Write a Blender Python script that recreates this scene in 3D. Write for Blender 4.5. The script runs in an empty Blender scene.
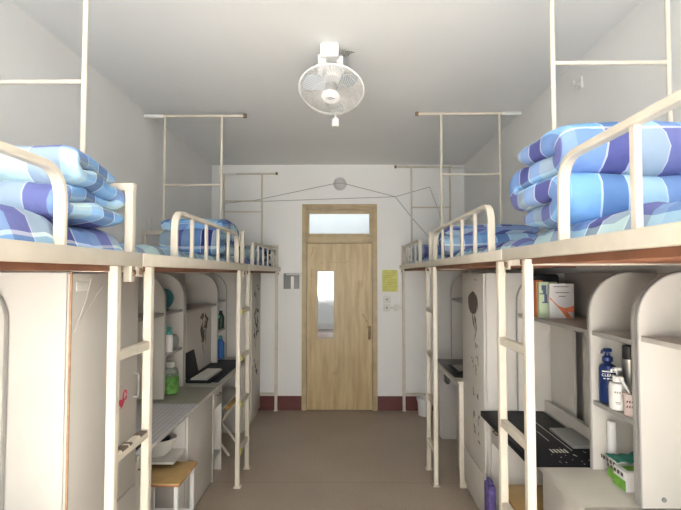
import bpy, bmesh, math, random
from mathutils import Vector, Matrix, noise
random.seed(4)
S = bpy.context.scene
C = S.collection
PI = math.pi

# ------------------------------------------------------------------ camera, light, exposure
H = 1.65
cd = bpy.data.cameras.new('camera'); cam = bpy.data.objects.new('camera', cd); C.objects.link(cam)
cd.sensor_fit = 'HORIZONTAL'; cd.sensor_width = 36.0; cd.lens = 36.0 * 480 / 681; cd.clip_start = 0.05
cam.location = (0, 0, H)
cam.rotation_euler = (math.radians(90) + math.atan(19 / 480), 0, math.atan(4.5 / 480))
S.camera = cam
S.view_settings.view_transform = 'Standard'; S.view_settings.look = 'None'
S.view_settings.gamma = 1; S.view_settings.use_curve_mapping = False
S.view_settings.exposure = 0.76

w = bpy.data.worlds.new('sky'); S.world = w; w.use_nodes = True
bg = w.node_tree.nodes['Background']; bg.inputs[0].default_value = (0.80, 0.90, 1.0, 1); bg.inputs[1].default_value = 2.0

def area(name, loc, rot, sx, sy, power, col):
    l = bpy.data.lights.new(name, 'AREA'); l.shape = 'RECTANGLE'; l.size = sx; l.size_y = sy
    l.energy = power; l.color = col
    o = bpy.data.objects.new(name, l); C.objects.link(o); o.location = loc; o.rotation_euler = rot
    return o
# daylight entering through the balcony window behind the photographer
area('window_daylight', (-0.09, -2.75, 1.75), (math.radians(90), 0, 0), 2.6, 2.0, 14, (1.0, 0.985, 0.96))
# fill light added outside the window, aimed up to brighten the ceiling
area('ceiling_fill', (-0.09, -3.05, 0.95), (math.radians(125), 0, 0), 2.6, 0.8, 120, (1.0, 0.975, 0.94))
# sun added so that its bounce off the floor behind brightens the ceiling
sl = bpy.data.lights.new('bounce_sun', 'SUN'); sl.energy = 100; sl.angle = math.radians(2); sl.color = (0.91, 0.97, 1.0)
so = bpy.data.objects.new('bounce_sun', sl); C.objects.link(so); so.location = (0, -6, 6); so.rotation_euler = (math.radians(36), 0, math.radians(4))
# daylight in the corridor beyond the door
area('corridor_daylight', (-0.3, 7.0, 2.9), (0, 0, 0), 2.0, 1.0, 14, (0.93, 0.97, 1.0))

# ------------------------------------------------------------------ materials
def mat(name, col, rough=0.6, metal=0.0, var=0.0, scale=6.0, bump=0.0, bscale=60, trans=0, emit=None, alpha=1.0, spec=0.5):
    m = bpy.data.materials.new(name); m.use_nodes = True; nt = m.node_tree; b = nt.nodes['Principled BSDF']
    b.inputs['Base Color'].default_value = (*col, 1); b.inputs['Roughness'].default_value = rough
    b.inputs['Metallic'].default_value = metal; b.inputs['Specular IOR Level'].default_value = spec
    if trans: b.inputs['Transmission Weight'].default_value = trans
    if alpha < 1: b.inputs['Alpha'].default_value = alpha
    if emit:
        b.inputs['Emission Color'].default_value = (*emit[0], 1); b.inputs['Emission Strength'].default_value = emit[1]
    tc = nt.nodes.new('ShaderNodeTexCoord')
    if var:
        n = nt.nodes.new('ShaderNodeTexNoise'); n.inputs['Scale'].default_value = scale; n.inputs['Detail'].default_value = 5
        nt.links.new(tc.outputs['Object'], n.inputs['Vector'])
        r = nt.nodes.new('ShaderNodeMapRange'); r.inputs[1].default_value = 0.3; r.inputs[2].default_value = 0.7
        r.inputs[3].default_value = 1 - var; r.inputs[4].default_value = 1 + var
        nt.links.new(n.outputs['Fac'], r.inputs[0])
        mx = nt.nodes.new('ShaderNodeVectorMath'); mx.operation = 'SCALE'; mx.inputs[0].default_value = col
        nt.links.new(r.outputs[0], mx.inputs['Scale']); nt.links.new(mx.outputs[0], b.inputs['Base Color'])
    if bump:
        n2 = nt.nodes.new('ShaderNodeTexNoise'); n2.inputs['Scale'].default_value = bscale
        nt.links.new(tc.outputs['Object'], n2.inputs['Vector'])
        bp = nt.nodes.new('ShaderNodeBump'); bp.inputs['Strength'].default_value = bump; bp.inputs['Distance'].default_value = 0.01
        nt.links.new(n2.outputs['Fac'], bp.inputs['Height']); nt.links.new(bp.outputs[0], b.inputs['Normal'])
    return m

M = dict(
    wall=mat('wall_paint', (0.85, 0.845, 0.825), 0.9, var=0.02, scale=2, bump=0.08, bscale=25),
    ceil=mat('ceiling_paint', (0.87, 0.87, 0.86), 0.95, var=0.015, scale=1.5),
    red=mat('dark_red_paint', (0.115, 0.022, 0.02), 0.45, var=0.15),
    cream=mat('cream_metal', (0.655, 0.60, 0.505), 0.42, var=0.05, scale=14),
    boltm=mat('rusty_bolt', (0.26, 0.17, 0.11), 0.6, metal=0.5, var=0.3, scale=60),
    board=mat('bed_board_wood', (0.23, 0.095, 0.05), 0.6, var=0.25, scale=8),
    black=mat('black_gap', (0.03, 0.03, 0.035), 0.7),
    lam=mat('pale_laminate', (0.60, 0.575, 0.53), 0.5, var=0.03, scale=5),
    lamin=mat('grey_laminate', (0.52, 0.50, 0.47), 0.55, var=0.03, scale=5),
    edge=mat('grey_edge_band', (0.36, 0.35, 0.33), 0.5),
    edgebr=mat('bare_chipboard_edge', (0.42, 0.25, 0.15), 0.8, var=0.2, scale=40),
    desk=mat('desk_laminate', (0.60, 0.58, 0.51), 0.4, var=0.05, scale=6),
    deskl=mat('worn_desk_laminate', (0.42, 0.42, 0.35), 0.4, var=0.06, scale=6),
    white=mat('white_plastic', (0.78, 0.78, 0.77), 0.35),
    plate=mat('pale_plastic', (0.74, 0.73, 0.69), 0.4),
    steel=mat('steel', (0.62, 0.62, 0.6), 0.3, metal=0.8),
    dark=mat('dark_metal', (0.05, 0.05, 0.05), 0.4, metal=0.4),
    stoolw=mat('stool_plywood', (0.50, 0.33, 0.13), 0.45, var=0.12, scale=12),
    stoole=mat('plywood_edge', (0.42, 0.20, 0.09), 0.6),
    navy=mat('navy_plastic', (0.012, 0.03, 0.13), 0.25),
    blackp=mat('black_plastic', (0.015, 0.016, 0.02), 0.35),
    teal=mat('teal_cloth', (0.03, 0.20, 0.15), 0.8, var=0.3, scale=60),
    tealp=mat('teal_plastic', (0.10, 0.42, 0.38), 0.4),
    dteal=mat('dark_teal_plastic', (0.03, 0.12, 0.13), 0.4),
    green=mat('green_label', (0.12, 0.33, 0.06), 0.5, var=0.4, scale=30),
    greenl=mat('leaf_green_print', (0.16, 0.42, 0.04), 0.5, var=0.3, scale=20),
    blue=mat('blue_plastic', (0.02, 0.13, 0.42), 0.35),
    dgreen=mat('dark_green_glass', (0.03, 0.06, 0.04), 0.25),
    pink=mat('pale_pink_paper', (0.70, 0.58, 0.55), 0.6),
    yellow=mat('yellow_paper', (0.66, 0.64, 0.20), 0.8, var=0.12, scale=15),
    lemon=mat('yellow_tape', (0.55, 0.50, 0.10), 0.7, var=0.2, scale=60),
    cord=mat('grey_cord', (0.35, 0.34, 0.32), 0.7),
    cordw=mat('white_cord', (0.62, 0.58, 0.55), 0.7),
    ink=mat('brown_ink_print', (0.10, 0.085, 0.07), 0.8),
    inkg=mat('grey_ink_print', (0.28, 0.26, 0.25), 0.8),
    inkb=mat('blue_grey_print', (0.10, 0.13, 0.25), 0.8),
    heart=mat('crimson_sticker', (0.55, 0.05, 0.09), 0.6),
    orange=mat('orange_print', (0.85, 0.26, 0.12), 0.6),
    paper=mat('white_paper', (0.80, 0.78, 0.77), 0.7),
    olive=mat('pale_green_cover', (0.55, 0.66, 0.45), 0.6),
    purple=mat('purple_patterned_bag', (0.11, 0.08, 0.26), 0.7, var=0.7, scale=24),
    tape=mat('dark_brown_mark', (0.14, 0.11, 0.09), 0.7),
    grey=mat('mid_grey_plastic', (0.25, 0.26, 0.25), 0.5),
    greyl=mat('light_grey_plastic', (0.46, 0.47, 0.44), 0.5),
    screen=mat('laptop_lid', (0.012, 0.013, 0.017), 0.55, var=0.3, scale=20, spec=0.2),
    clear=mat('clear_plastic', (0.75, 0.85, 0.78), 0.15, trans=0.7, alpha=0.6),
    glass=mat('window_glass', (0.92, 0.96, 0.96), 0.05, trans=1.0, alpha=0.35),
    blade=mat('smoky_blade', (0.50, 0.56, 0.62), 0.25, alpha=0.55),
    corr=mat('corridor_paint', (0.62, 0.66, 0.68), 0.9),
    fanwire=mat('fan_grille_wire', (0.60, 0.58, 0.55), 0.4),
    brass=mat('old_brass', (0.20, 0.13, 0.06), 0.4, metal=0.7),
    edge2=mat('frosted_lamp_shade', (.58, .57, .55), .4),
    soap=mat('white_ceramic', (0.70, 0.69, 0.66), 0.3),
)

def door_mat():
    m = bpy.data.materials.new('yellow_varnished_wood'); m.use_nodes = True; nt = m.node_tree; b = nt.nodes['Principled BSDF']
    tc = nt.nodes.new('ShaderNodeTexCoord'); mp = nt.nodes.new('ShaderNodeMapping'); mp.inputs['Scale'].default_value = (9, 9, 0.9)
    n = nt.nodes.new('ShaderNodeTexNoise'); n.inputs['Scale'].default_value = 2.5; n.inputs['Detail'].default_value = 7
    n2 = nt.nodes.new('ShaderNodeTexNoise'); n2.inputs['Scale'].default_value = 3.0; n2.inputs['Detail'].default_value = 6
    cr = nt.nodes.new('ShaderNodeValToRGB'); cr.color_ramp.elements[0].position = 0.32; cr.color_ramp.elements[1].position = 0.7
    cr.color_ramp.elements[0].color = (0.40, 0.285, 0.13, 1); cr.color_ramp.elements[1].color = (0.58, 0.44, 0.22, 1)
    cr2 = nt.nodes.new('ShaderNodeValToRGB'); cr2.color_ramp.elements[0].position = 0.27; cr2.color_ramp.elements[1].position = 0.40
    cr2.color_ramp.elements[0].color = (0.62, 0.50, 0.40, 1); cr2.color_ramp.elements[1].color = (1, 1, 1, 1)
    mx = nt.nodes.new('ShaderNodeMix'); mx.data_type = 'RGBA'; mx.blend_type = 'MULTIPLY'; mx.inputs['Factor'].default_value = 0.8
    L = nt.links.new
    L(tc.outputs['Object'], mp.inputs[0]); L(mp.outputs[0], n.inputs['Vector']); L(tc.outputs['Object'], n2.inputs['Vector'])
    L(n.outputs['Fac'], cr.inputs[0]); L(n2.outputs['Fac'], cr2.inputs[0])
    L(cr.outputs[0], mx.inputs['A']); L(cr2.outputs[0], mx.inputs['B']); L(mx.outputs['Result'], b.inputs['Base Color'])
    b.inputs['Roughness'].default_value = 0.42
    return m
M['door'] = door_mat()
M['doorf'] = mat('door_frame_wood', (0.47, 0.37, 0.22), 0.5, var=0.12, scale=9)

def floor_mat():
    m = bpy.data.materials.new('speckled_floor'); m.use_nodes = True; nt = m.node_tree; b = nt.nodes['Principled BSDF']; L = nt.links.new
    tc = nt.nodes.new('ShaderNodeTexCoord')
    n = nt.nodes.new('ShaderNodeTexNoise'); n.inputs['Scale'].default_value = 1.6; n.inputs['Detail'].default_value = 4
    n2 = nt.nodes.new('ShaderNodeTexNoise'); n2.inputs['Scale'].default_value = 60; n2.inputs['Detail'].default_value = 3
    cr = nt.nodes.new('ShaderNodeValToRGB'); cr.color_ramp.elements[0].position = 0.3; cr.color_ramp.elements[1].position = 0.7
    cr.color_ramp.elements[0].color = (0.39, 0.32, 0.25, 1); cr.color_ramp.elements[1].color = (0.455, 0.375, 0.295, 1)
    cr2 = nt.nodes.new('ShaderNodeValToRGB'); cr2.color_ramp.elements[0].position = 0.3; cr2.color_ramp.elements[1].position = 0.7
    cr2.color_ramp.elements[0].color = (0.88, 0.88, 0.88, 1); cr2.color_ramp.elements[1].color = (1.05, 1.05, 1.05, 1)
    mx = nt.nodes.new('ShaderNodeMix'); mx.data_type = 'RGBA'; mx.blend_type = 'MULTIPLY'; mx.inputs['Factor'].default_value = 1
    br = nt.nodes.new('ShaderNodeTexBrick'); br.offset = 0; br.inputs['Scale'].default_value = 1
    br.inputs['Color1'].default_value = (1, 1, 1, 1); br.inputs['Color2'].default_value = (1, 1, 1, 1); br.inputs['Mortar'].default_value = (0.72, 0.70, 0.68, 1)
    br.inputs['Mortar Size'].default_value = 0.004; br.inputs['Brick Width'].default_value = 4.2; br.inputs['Row Height'].default_value = 1.95
    mp = nt.nodes.new('ShaderNodeMapping'); mp.inputs['Location'].default_value = (1.8, 0.03, 0)
    mx2 = nt.nodes.new('ShaderNodeMix'); mx2.data_type = 'RGBA'; mx2.blend_type = 'MULTIPLY'; mx2.inputs['Factor'].default_value = 1
    L(tc.outputs['Object'], n.inputs['Vector']); L(tc.outputs['Object'], n2.inputs['Vector']); L(tc.outputs['Object'], mp.inputs[0]); L(mp.outputs[0], br.inputs['Vector'])
    L(n.outputs['Fac'], cr.inputs[0]); L(n2.outputs['Fac'], cr2.inputs[0])
    L(cr.outputs[0], mx.inputs['A']); L(cr2.outputs[0], mx.inputs['B'])
    L(mx.outputs['Result'], mx2.inputs['A']); L(br.outputs['Color'], mx2.inputs['B']); L(mx2.outputs['Result'], b.inputs['Base Color'])
    b.inputs['Roughness'].default_value = 0.45
    return m
M['floor'] = floor_mat()

def plaid(name, du=0.0, dv=0.0, pu=0.44, pv=0.44, dark=1.0):
    m = bpy.data.materials.new(name); m.use_nodes = True; nt = m.node_tree; b = nt.nodes['Principled BSDF']; L = nt.links.new
    uv = nt.nodes.new('ShaderNodeUVMap'); sp = nt.nodes.new('ShaderNodeSeparateXYZ'); L(uv.outputs[0], sp.inputs[0])
    def band(sock, off, per, stops):
        a = nt.nodes.new('ShaderNodeMath'); a.operation = 'ADD'; a.inputs[1].default_value = off; L(sock, a.inputs[0])
        d = nt.nodes.new('ShaderNodeMath'); d.operation = 'DIVIDE'; d.inputs[1].default_value = per; L(a.outputs[0], d.inputs[0])
        fr = nt.nodes.new('ShaderNodeMath'); fr.operation = 'FRACT'; L(d.outputs[0], fr.inputs[0])
        cr = nt.nodes.new('ShaderNodeValToRGB'); cr.color_ramp.interpolation = 'CONSTANT'
        e = cr.color_ramp.elements
        e[0].position = 0; e[0].color = (*stops[0][1], 1); e[1].position = stops[1][0]; e[1].color = (*stops[1][1], 1)
        for p, c in stops[2:]:
            x = e.new(p); x.color = (*c, 1)
        L(fr.outputs[0], cr.inputs[0]); return cr.outputs[0]
    LB = (0.20, 0.42, 0.76); NV = (0.035, 0.04, 0.20); MT = (0.52, 0.70, 0.72); PW = (0.16, 0.18, 0.42); W = (0.80, 0.85, 0.92); PB = (0.32, 0.54, 0.82)
    A = band(sp.outputs[0], du, pu, [(0, LB), (0.24, W), (0.255, NV), (0.44, W), (0.455, PB), (0.60, MT), (0.80, PW), (0.985, W)])
    B = band(sp.outputs[1], dv, pv, [(0, MT), (0.26, W), (0.275, NV), (0.46, W), (0.475, LB), (0.70, PB), (0.82, PW), (0.985, W)])
    mx = nt.nodes.new('ShaderNodeMix'); mx.data_type = 'RGBA'; mx.inputs['Factor'].default_value = 0.5
    L(A, mx.inputs['A']); L(B, mx.inputs['B'])
    mp = nt.nodes.new('ShaderNodeVectorMath'); mp.operation = 'SCALE'; mp.inputs['Scale'].default_value = dark
    L(mx.outputs['Result'], mp.inputs[0]); L(mp.outputs[0], b.inputs['Base Color'])
    b.inputs['Roughness'].default_value = 0.9; b.inputs['Specular IOR Level'].default_value = 0.1
    n2 = nt.nodes.new('ShaderNodeTexNoise'); n2.inputs['Scale'].default_value = 9; n2.inputs['Detail'].default_value = 3
    tc = nt.nodes.new('ShaderNodeTexCoord'); L(tc.outputs['Object'], n2.inputs['Vector'])
    bp = nt.nodes.new('ShaderNodeBump'); bp.inputs['Strength'].default_value = 0.5; bp.inputs['Distance'].default_value = 0.03
    L(n2.outputs['Fac'], bp.inputs['Height']); L(bp.outputs[0], b.inputs['Normal'])
    return m

def lace_mat():
    m = bpy.data.materials.new('grey_checked_cloth'); m.use_nodes = True; nt = m.node_tree; b = nt.nodes['Principled BSDF']; L = nt.links.new
    tc = nt.nodes.new('ShaderNodeTexCoord'); ch = nt.nodes.new('ShaderNodeTexBrick'); ch.offset = 0
    ch.inputs['Scale'].default_value = 1; ch.inputs['Brick Width'].default_value = 0.032; ch.inputs['Row Height'].default_value = 0.032; ch.inputs['Mortar Size'].default_value = 0.0035
    ch.inputs['Color1'].default_value = (0.74, 0.73, 0.75, 1); ch.inputs['Color2'].default_value = (0.70, 0.69, 0.71, 1); ch.inputs['Mortar'].default_value = (0.54, 0.52, 0.56, 1)
    L(tc.outputs['Object'], ch.inputs['Vector']); L(ch.outputs['Color'], b.inputs['Base Color']); b.inputs['Roughness'].default_value = 0.6
    return m
M['lace'] = lace_mat()

# ------------------------------------------------------------------ mesh helpers
class MB:
    def __init__(s): s.bm = bmesh.new()
    def box(s, x0, x1, y0, y1, z0, z1, b=0.0, rot=None):
        t = bmesh.new(); r = bmesh.ops.create_cube(t, size=1)
        sx, sy, sz = abs(x1 - x0), abs(y1 - y0), abs(z1 - z0)
        for v in t.verts: v.co = Vector((v.co.x * sx, v.co.y * sy, v.co.z * sz))
        if b: bmesh.ops.bevel(t, geom=t.edges[:], offset=min(b, 0.45 * min(sx, sy, sz)), segments=2, affect='EDGES', profile=0.5)
        c = Vector(((x0 + x1) / 2, (y0 + y1) / 2, (z0 + z1) / 2))
        for v in t.verts: v.co = (rot @ v.co if rot else v.co) + c
        return s._add(t)
    def _add(s, t):
        me = bpy.data.meshes.new('t'); t.to_mesh(me); t.free(); s.bm.from_mesh(me); bpy.data.meshes.remove(me); return s
    def sweep(s, pts, prof, closed=False, up=Vector((0, 0, 1)), cap=True):
        """prof: list of (a,b) across; pts polyline"""
        pts = [Vector(p) for p in pts]; n = len(pts); rings = []
        pu = None
        for i, p in enumerate(pts):
            if closed: t = (pts[(i + 1) % n] - pts[i - 1]).normalized()
            else: t = (pts[min(i + 1, n - 1)] - pts[max(i - 1, 0)]).normalized()
            if pu is None:
                u = up if abs(up.dot(t)) < 0.95 else Vector((1, 0, 0)); u = (u - t * u.dot(t)).normalized()
            else: u = (pu - t * pu.dot(t)).normalized()
            pu = u; v = t.cross(u)
            rings.append([s.bm.verts.new(p + v * a + u * c) for a, c in prof])
        k = len(prof)
        for i in range(n if closed else n - 1):
            A, B = rings[i], rings[(i + 1) % n]
            for j in range(k): s.bm.faces.new((A[j], A[(j + 1) % k], B[(j + 1) % k], B[j]))
        if cap and not closed:
            s.bm.faces.new(rings[0][::-1]); s.bm.faces.new(rings[-1])
        return s
    def tube(s, pts, r, seg=10, closed=False):
        return s.sweep(pts, [(r * math.cos(2 * PI * j / seg), r * math.sin(2 * PI * j / seg)) for j in range(seg)], closed)
    def bar(s, pts, wd, ht, up=Vector((0, 0, 1)), b=0.004):
        a, c = wd / 2, ht / 2
        return s.sweep(pts, [(-a + b, -c), (a - b, -c), (a, -c + b), (a, c - b), (a - b, c), (-a + b, c), (-a, c - b), (-a, -c + b)], up=up)
    def lathe(s, prof, c, seg=24, M4=None):
        c = Vector(c); rings = []
        for r, z in prof:
            ring = []
            for j in range(seg):
                q = Vector((r * math.cos(2 * PI * j / seg), r * math.sin(2 * PI * j / seg), z))
                if M4: q = M4 @ q
                ring.append(s.bm.verts.new(q + c))
            rings.append(ring)
        for A, B in zip(rings, rings[1:]):
            for j in range(seg): s.bm.faces.new((A[j], A[(j + 1) % seg], B[(j + 1) % seg], B[j]))
        s.bm.faces.new(rings[0][::-1]); s.bm.faces.new(rings[-1]); return s
    def prism(s, poly, axis, lo, hi):
        def mk(a, b, t): return {'x': (t, a, b), 'y': (a, t, b), 'z': (a, b, t)}[axis]
        A = [s.bm.verts.new(mk(a, b, lo)) for a, b in poly]; B = [s.bm.verts.new(mk(a, b, hi)) for a, b in poly]
        n = len(poly); s.bm.faces.new(A); s.bm.faces.new(B[::-1])
        for i in range(n): s.bm.faces.new((A[i], B[i], B[(i + 1) % n], A[(i + 1) % n]))
        return s
    def xf(s, m):
        for v in s.bm.verts: v.co = m @ v.co
        return s

def wloc(o):
    v = Vector(o.location)
    while o.parent: o = o.parent; v += Vector(o.location)
    return v
def part(name, mb, m, parent=None, smooth=True, origin=None, label=None, kind=None):
    bm = mb.bm; bmesh.ops.recalc_face_normals(bm, faces=bm.faces[:])
    me = bpy.data.meshes.new(name); o = bpy.data.objects.new(name, me); C.objects.link(o)
    if parent: base = wloc(parent); o.parent = parent; loc = Vector((0, 0, 0))
    elif origin is not None: base = Vector(origin); loc = base
    else:
        xs = [v.co for v in bm.verts]
        base = Vector(((min(v.x for v in xs) + max(v.x for v in xs)) / 2, (min(v.y for v in xs) + max(v.y for v in xs)) / 2, min(v.z for v in xs))); loc = base
    o.location = loc
    for v in bm.verts: v.co -= base
    bm.to_mesh(me); bm.free(); me.materials.append(M[m] if isinstance(m, str) else m)
    if smooth:
        for p in me.polygons: p.use_smooth = True
        try: me.set_sharp_from_angle(angle=math.radians(38))
        except Exception: pass
    if label: o['label'] = label
    if kind: o['kind'] = kind
    return o
def tag(o, label, cat, group=None):
    o['label'] = label; o['category'] = cat
    if group: o['group'] = group
    return o
def thing(name, label, cat, loc, group=None):
    o = bpy.data.objects.new(name, None); C.objects.link(o); o.empty_display_size = 0.05; o.location = loc
    return tag(o, label, cat, group)
def struct(name, mb, m, parent=None):
    return part(name, mb, m, parent, smooth=False, origin=(0, 0, 0) if not parent else None, kind='structure')
def text(s, size, m4, m, parent, depth=0.0006, name='lettering'):
    cu = bpy.data.curves.new('t', 'FONT'); cu.body = s; cu.size = size; cu.extrude = depth; cu.align_x = 'CENTER'; cu.align_y = 'CENTER'
    to = bpy.data.objects.new('t', cu); C.objects.link(to)
    dg = bpy.context.evaluated_depsgraph_get(); me = bpy.data.meshes.new_from_object(to.evaluated_get(dg))
    mb = MB(); mb.bm.from_mesh(me); mb.xf(m4)
    bpy.data.objects.remove(to); bpy.data.curves.remove(cu); bpy.data.meshes.remove(me)
    return part(name, mb, m, parent, smooth=False)
def rings(pts, rad, seg=6):
    """round the corners of a polyline"""
    pts = [Vector(p) for p in pts]; out = [pts[0]]
    for a, b, c in zip(pts, pts[1:], pts[2:]):
        d1 = (a - b).normalized(); d2 = (c - b).normalized(); r = min(rad, (a - b).length * .9, (c - b).length * .9)
        for k in range(seg + 1):
            t = k / seg; out.append((b + d1 * r) * (1 - t) ** 2 + b * 2 * t * (1 - t) + (b + d2 * r) * t ** 2)
    out.append(pts[-1]); return out

# ------------------------------------------------------------------ the room
XL, XR, YF, YB, ZC = -1.65, 1.47, 5.89, -2.6, 3.0
struct('floor', MB().box(XL - .1, XR + .1, YB - .1, YF + .12, -0.1, 0), 'floor')
struct('ceiling', MB().box(XL - .1, XR + .1, YB - .1, YF + .12, ZC, ZC + 0.1), 'ceil')
struct('wall_left', MB().box(XL - .1, XL, YB - .1, YF + .12, 0, ZC), 'wall')
struct('wall_right', MB().box(XR, XR + .1, YB - .1, YF + .12, 0, ZC), 'wall')
DX0, DX1, DZ = -0.505, 0.372, 2.485     # door opening
b = MB(); b.box(XL, DX0, YF, YF + .12, 0, ZC); b.box(DX1, XR, YF, YF + .12, 0, ZC); b.box(DX0, DX1, YF, YF + .12, DZ, ZC)
struct('wall_back', b, 'wall')
# wall with the big window behind the photographer
b = MB(); b.box(XL, XR, YB - .1, YB, 0, 0.75); b.box(XL, XR, YB - .1, YB, 2.75, ZC); b.box(XL, -1.40, YB - .1, YB, 0.75, 2.75); b.box(1.22, XR, YB - .1, YB, 0.75, 2.75)
struct('wall_front', b, 'wall')
b = MB()
for x in (-1.39, -0.52, 0.34, 1.21): b.box(x - .025, x + .025, YB - .08, YB - .03, 0.75, 2.75, .004)
for z in (0.775, 2.1, 2.725): b.box(-1.40, 1.22, YB - .08, YB - .03, z - .025, z + .025, .004)
struct('window_1', b, 'white')
struct('baseboard_left', MB().box(XL, XL + .008, YB, YF, 0, 0.17), 'red')
struct('baseboard_right', MB().box(XR - .008, XR, YB, YF, 0, 0.17), 'red')
b = MB(); b.box(XL, DX0, YF - .008, YF, 0, 0.17); b.box(DX1 + .0, XR, YF - .008, YF, 0, 0.17)
struct('baseboard_back', b, 'red')
# corridor beyond the door
cy = 7.6
b = MB(); b.box(-2.2, -0.56, cy, cy + .1, 0, 3); b.box(-0.14, 2.2, cy, cy + .1, 0, 3); b.box(-0.56, -0.14, cy, cy + .1, 0, 1.26); b.box(-0.56, -0.14, cy, cy + .1, 2.2, 3)
struct('wall_corridor', b, 'corr')
struct('wall_corridor_left', MB().box(-2.3, -2.2, YF + .12, cy + .1, 0, 3), 'corr')
struct('wall_corridor_right', MB().box(2.2, 2.3, YF + .12, cy + .1, 0, 3), 'corr')
b = MB(); b.box(-2.3, XL - .1, YF, YF + .12, 0, 3); b.box(XR + .1, 2.3, YF, YF + .12, 0, 3)
struct('wall_corridor_near', b, 'corr')
struct('floor_corridor', MB().box(-2.3, 2.3, YF + .12, cy + .1, -0.1, 0), 'floor')
struct('ceiling_corridor', MB().box(-2.3, 2.3, YF + .12, cy + .1, 3.0, 3.1), 'ceil')
struct('baseboard_corridor', MB().box(-2.2, 2.2, cy - .01, cy, 0, 0.78), 'red')
b = MB()
for x in (-0.545, -0.35, -0.155): b.box(x - .015, x + .015, cy + .02, cy + .06, 1.26, 2.2)
for z in (1.275, 1.72, 2.185): b.box(-0.56, -0.14, cy + .02, cy + .06, z - .015, z + .015)
b.box(-0.60, -0.10, cy - .03, cy, 1.235, 1.262)
struct('window_2', b, 'white')

# door
d = bpy.data.objects.new('door_1', None); C.objects.link(d); d.location = ((DX0 + DX1) / 2, YF, 0); d['kind'] = 'structure'
b = MB(); f = 0.038
b.box(DX0, DX0 + f, YF - .03, YF + .10, 0, DZ, .004); b.box(DX1 - f, DX1, YF - .03, YF + .10, 0, DZ, .004)
b.box(DX0, DX1, YF - .03, YF + .10, DZ - f, DZ, .004); b.box(DX0 + f, DX1 - f, YF - .032, YF + .10, 2.03, 2.10, .004)
part('door_frame', b, 'doorf', d)
b = MB()   # architrave lip round the frame
b.box(DX0 - .02, DX0 + .012, YF - .042, YF, 0, DZ - .0125); b.box(DX1 - .012, DX1 + .02, YF - .042, YF, 0, DZ - .0125); b.box(DX0 - .02, DX1 + .02, YF - .042, YF, DZ - .012, DZ + .02, .003)
part('architrave', b, 'doorf', d)
b = MB(); x0, x1 = DX0 + f, DX1 - f
b.box(x0, x1, YF - .02, YF + .02, 2.10, 2.145, .003); b.box(x0, x1, YF - .02, YF + .02, 2.39, 2.44, .003)
b.box(x0, x0 + .03, YF - .02, YF + .02, 2.145, 2.39, .003); b.box(x1 - .035, x1, YF - .02, YF + .02, 2.145, 2.39, .003)
ts = part('transom_sash', b, 'doorf', d)
part('transom_glass', MB().box(x0 + .02, x1 - .02, YF - .002, YF + .002, 2.135, 2.40), 'glass', ts)
lx0, lx1 = DX0 + f + .005, DX1 - f - .005; gx0, gx1, gz0, gz1 = -0.337, -0.132, 0.865, 1.685
b = MB(); yy0, yy1 = YF - .026, YF + .014
for r_ in ((lx0, gx0, .012, 2.024), (gx1, lx1, .012, 2.024), (gx0, gx1, .012, gz0), (gx0, gx1, gz1, 2.024)):
    b.box(r_[0], r_[1], yy0, yy1, r_[2], r_[3])
bmesh.ops.remove_doubles(b.bm, verts=b.bm.verts[:], dist=1e-5)
lf = part('door_leaf', b, 'door', d)
b = MB(); b.box(DX0 + f - .01, DX0 + f + .014, YF + .015, YF + .035, .01, 2.03); b.box(DX1 - f - .014, DX1 - f + .01, YF + .015, YF + .035, .01, 2.03); b.box(DX0 + f, DX1 - f, YF + .015, YF + .035, 2.012, 2.04)
part('gap_shade', b, 'tape', d)  # dark colour stands in for the shade in the gap round the leaf
part('door_glass', MB().box(gx0, gx1, YF - .018, YF - .012, gz0, gz1), 'glass', lf)
b = MB()
b.box(gx0 - .008, gx0 + .006, yy0 - .006, yy0 + .01, gz0, gz1); b.box(gx1 - .006, gx1 + .008, yy0 - .006, yy0 + .01, gz0, gz1)
b.box(gx0 - .008, gx1 + .008, yy0 - .006, yy0 + .01, gz0 - .008, gz0 + .006); b.box(gx0 - .008, gx1 + .008, yy0 - .006, yy0 + .01, gz1 - .006, gz1 + .008)
part('glazing_bead', b, 'doorf', lf)
b = MB(); b.box(lx1 - .05, lx1 - .015, yy0 - .006, yy0, 0.86, 1.02, .002); b.tube(rings([(lx1 - .033, yy0, .97), (lx1 - .033, yy0 - .05, .97), (lx1 - .033, yy0 - .05, .86), (lx1 - .033, yy0, .86)], .02), .007)
part('door_handle', b, 'brass', lf)
b = MB()   # scuffs where the varnish is worn away
for (x, z, w_, h_, a) in ((-.40, 1.92, .012, .12, .3), (-.37, 1.97, .07, .01, .2), (-.08, 1.79, .20, .006, .05), (-.28, 1.785, .05, .012, .5), (.02, 1.80, .04, .008, -.4), (.25, 1.10, .016, .16, -.5), (.27, 1.02, .012, .08, .3), (-.41, 1.6, .008, .25, .05)):
    b.box(x - w_ / 2, x + w_ / 2, yy0 - .0012, yy0 + .001, z - h_ / 2, z + h_ / 2, rot=Matrix.Rotation(a, 3, 'Y'))
part('scuff_mark', b, mat('worn_varnish', (0.36, 0.26, 0.13), .7, var=.3, scale=30), lf)

# ------------------------------------------------------------------ quilts, mattresses
def unwrap(bm, uvs):
    l = bm.loops.layers.uv.new('UVMap')
    for f_ in bm.faces:
        for lp in f_.loops: lp[l].uv = uvs[lp.vert.index]

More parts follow.
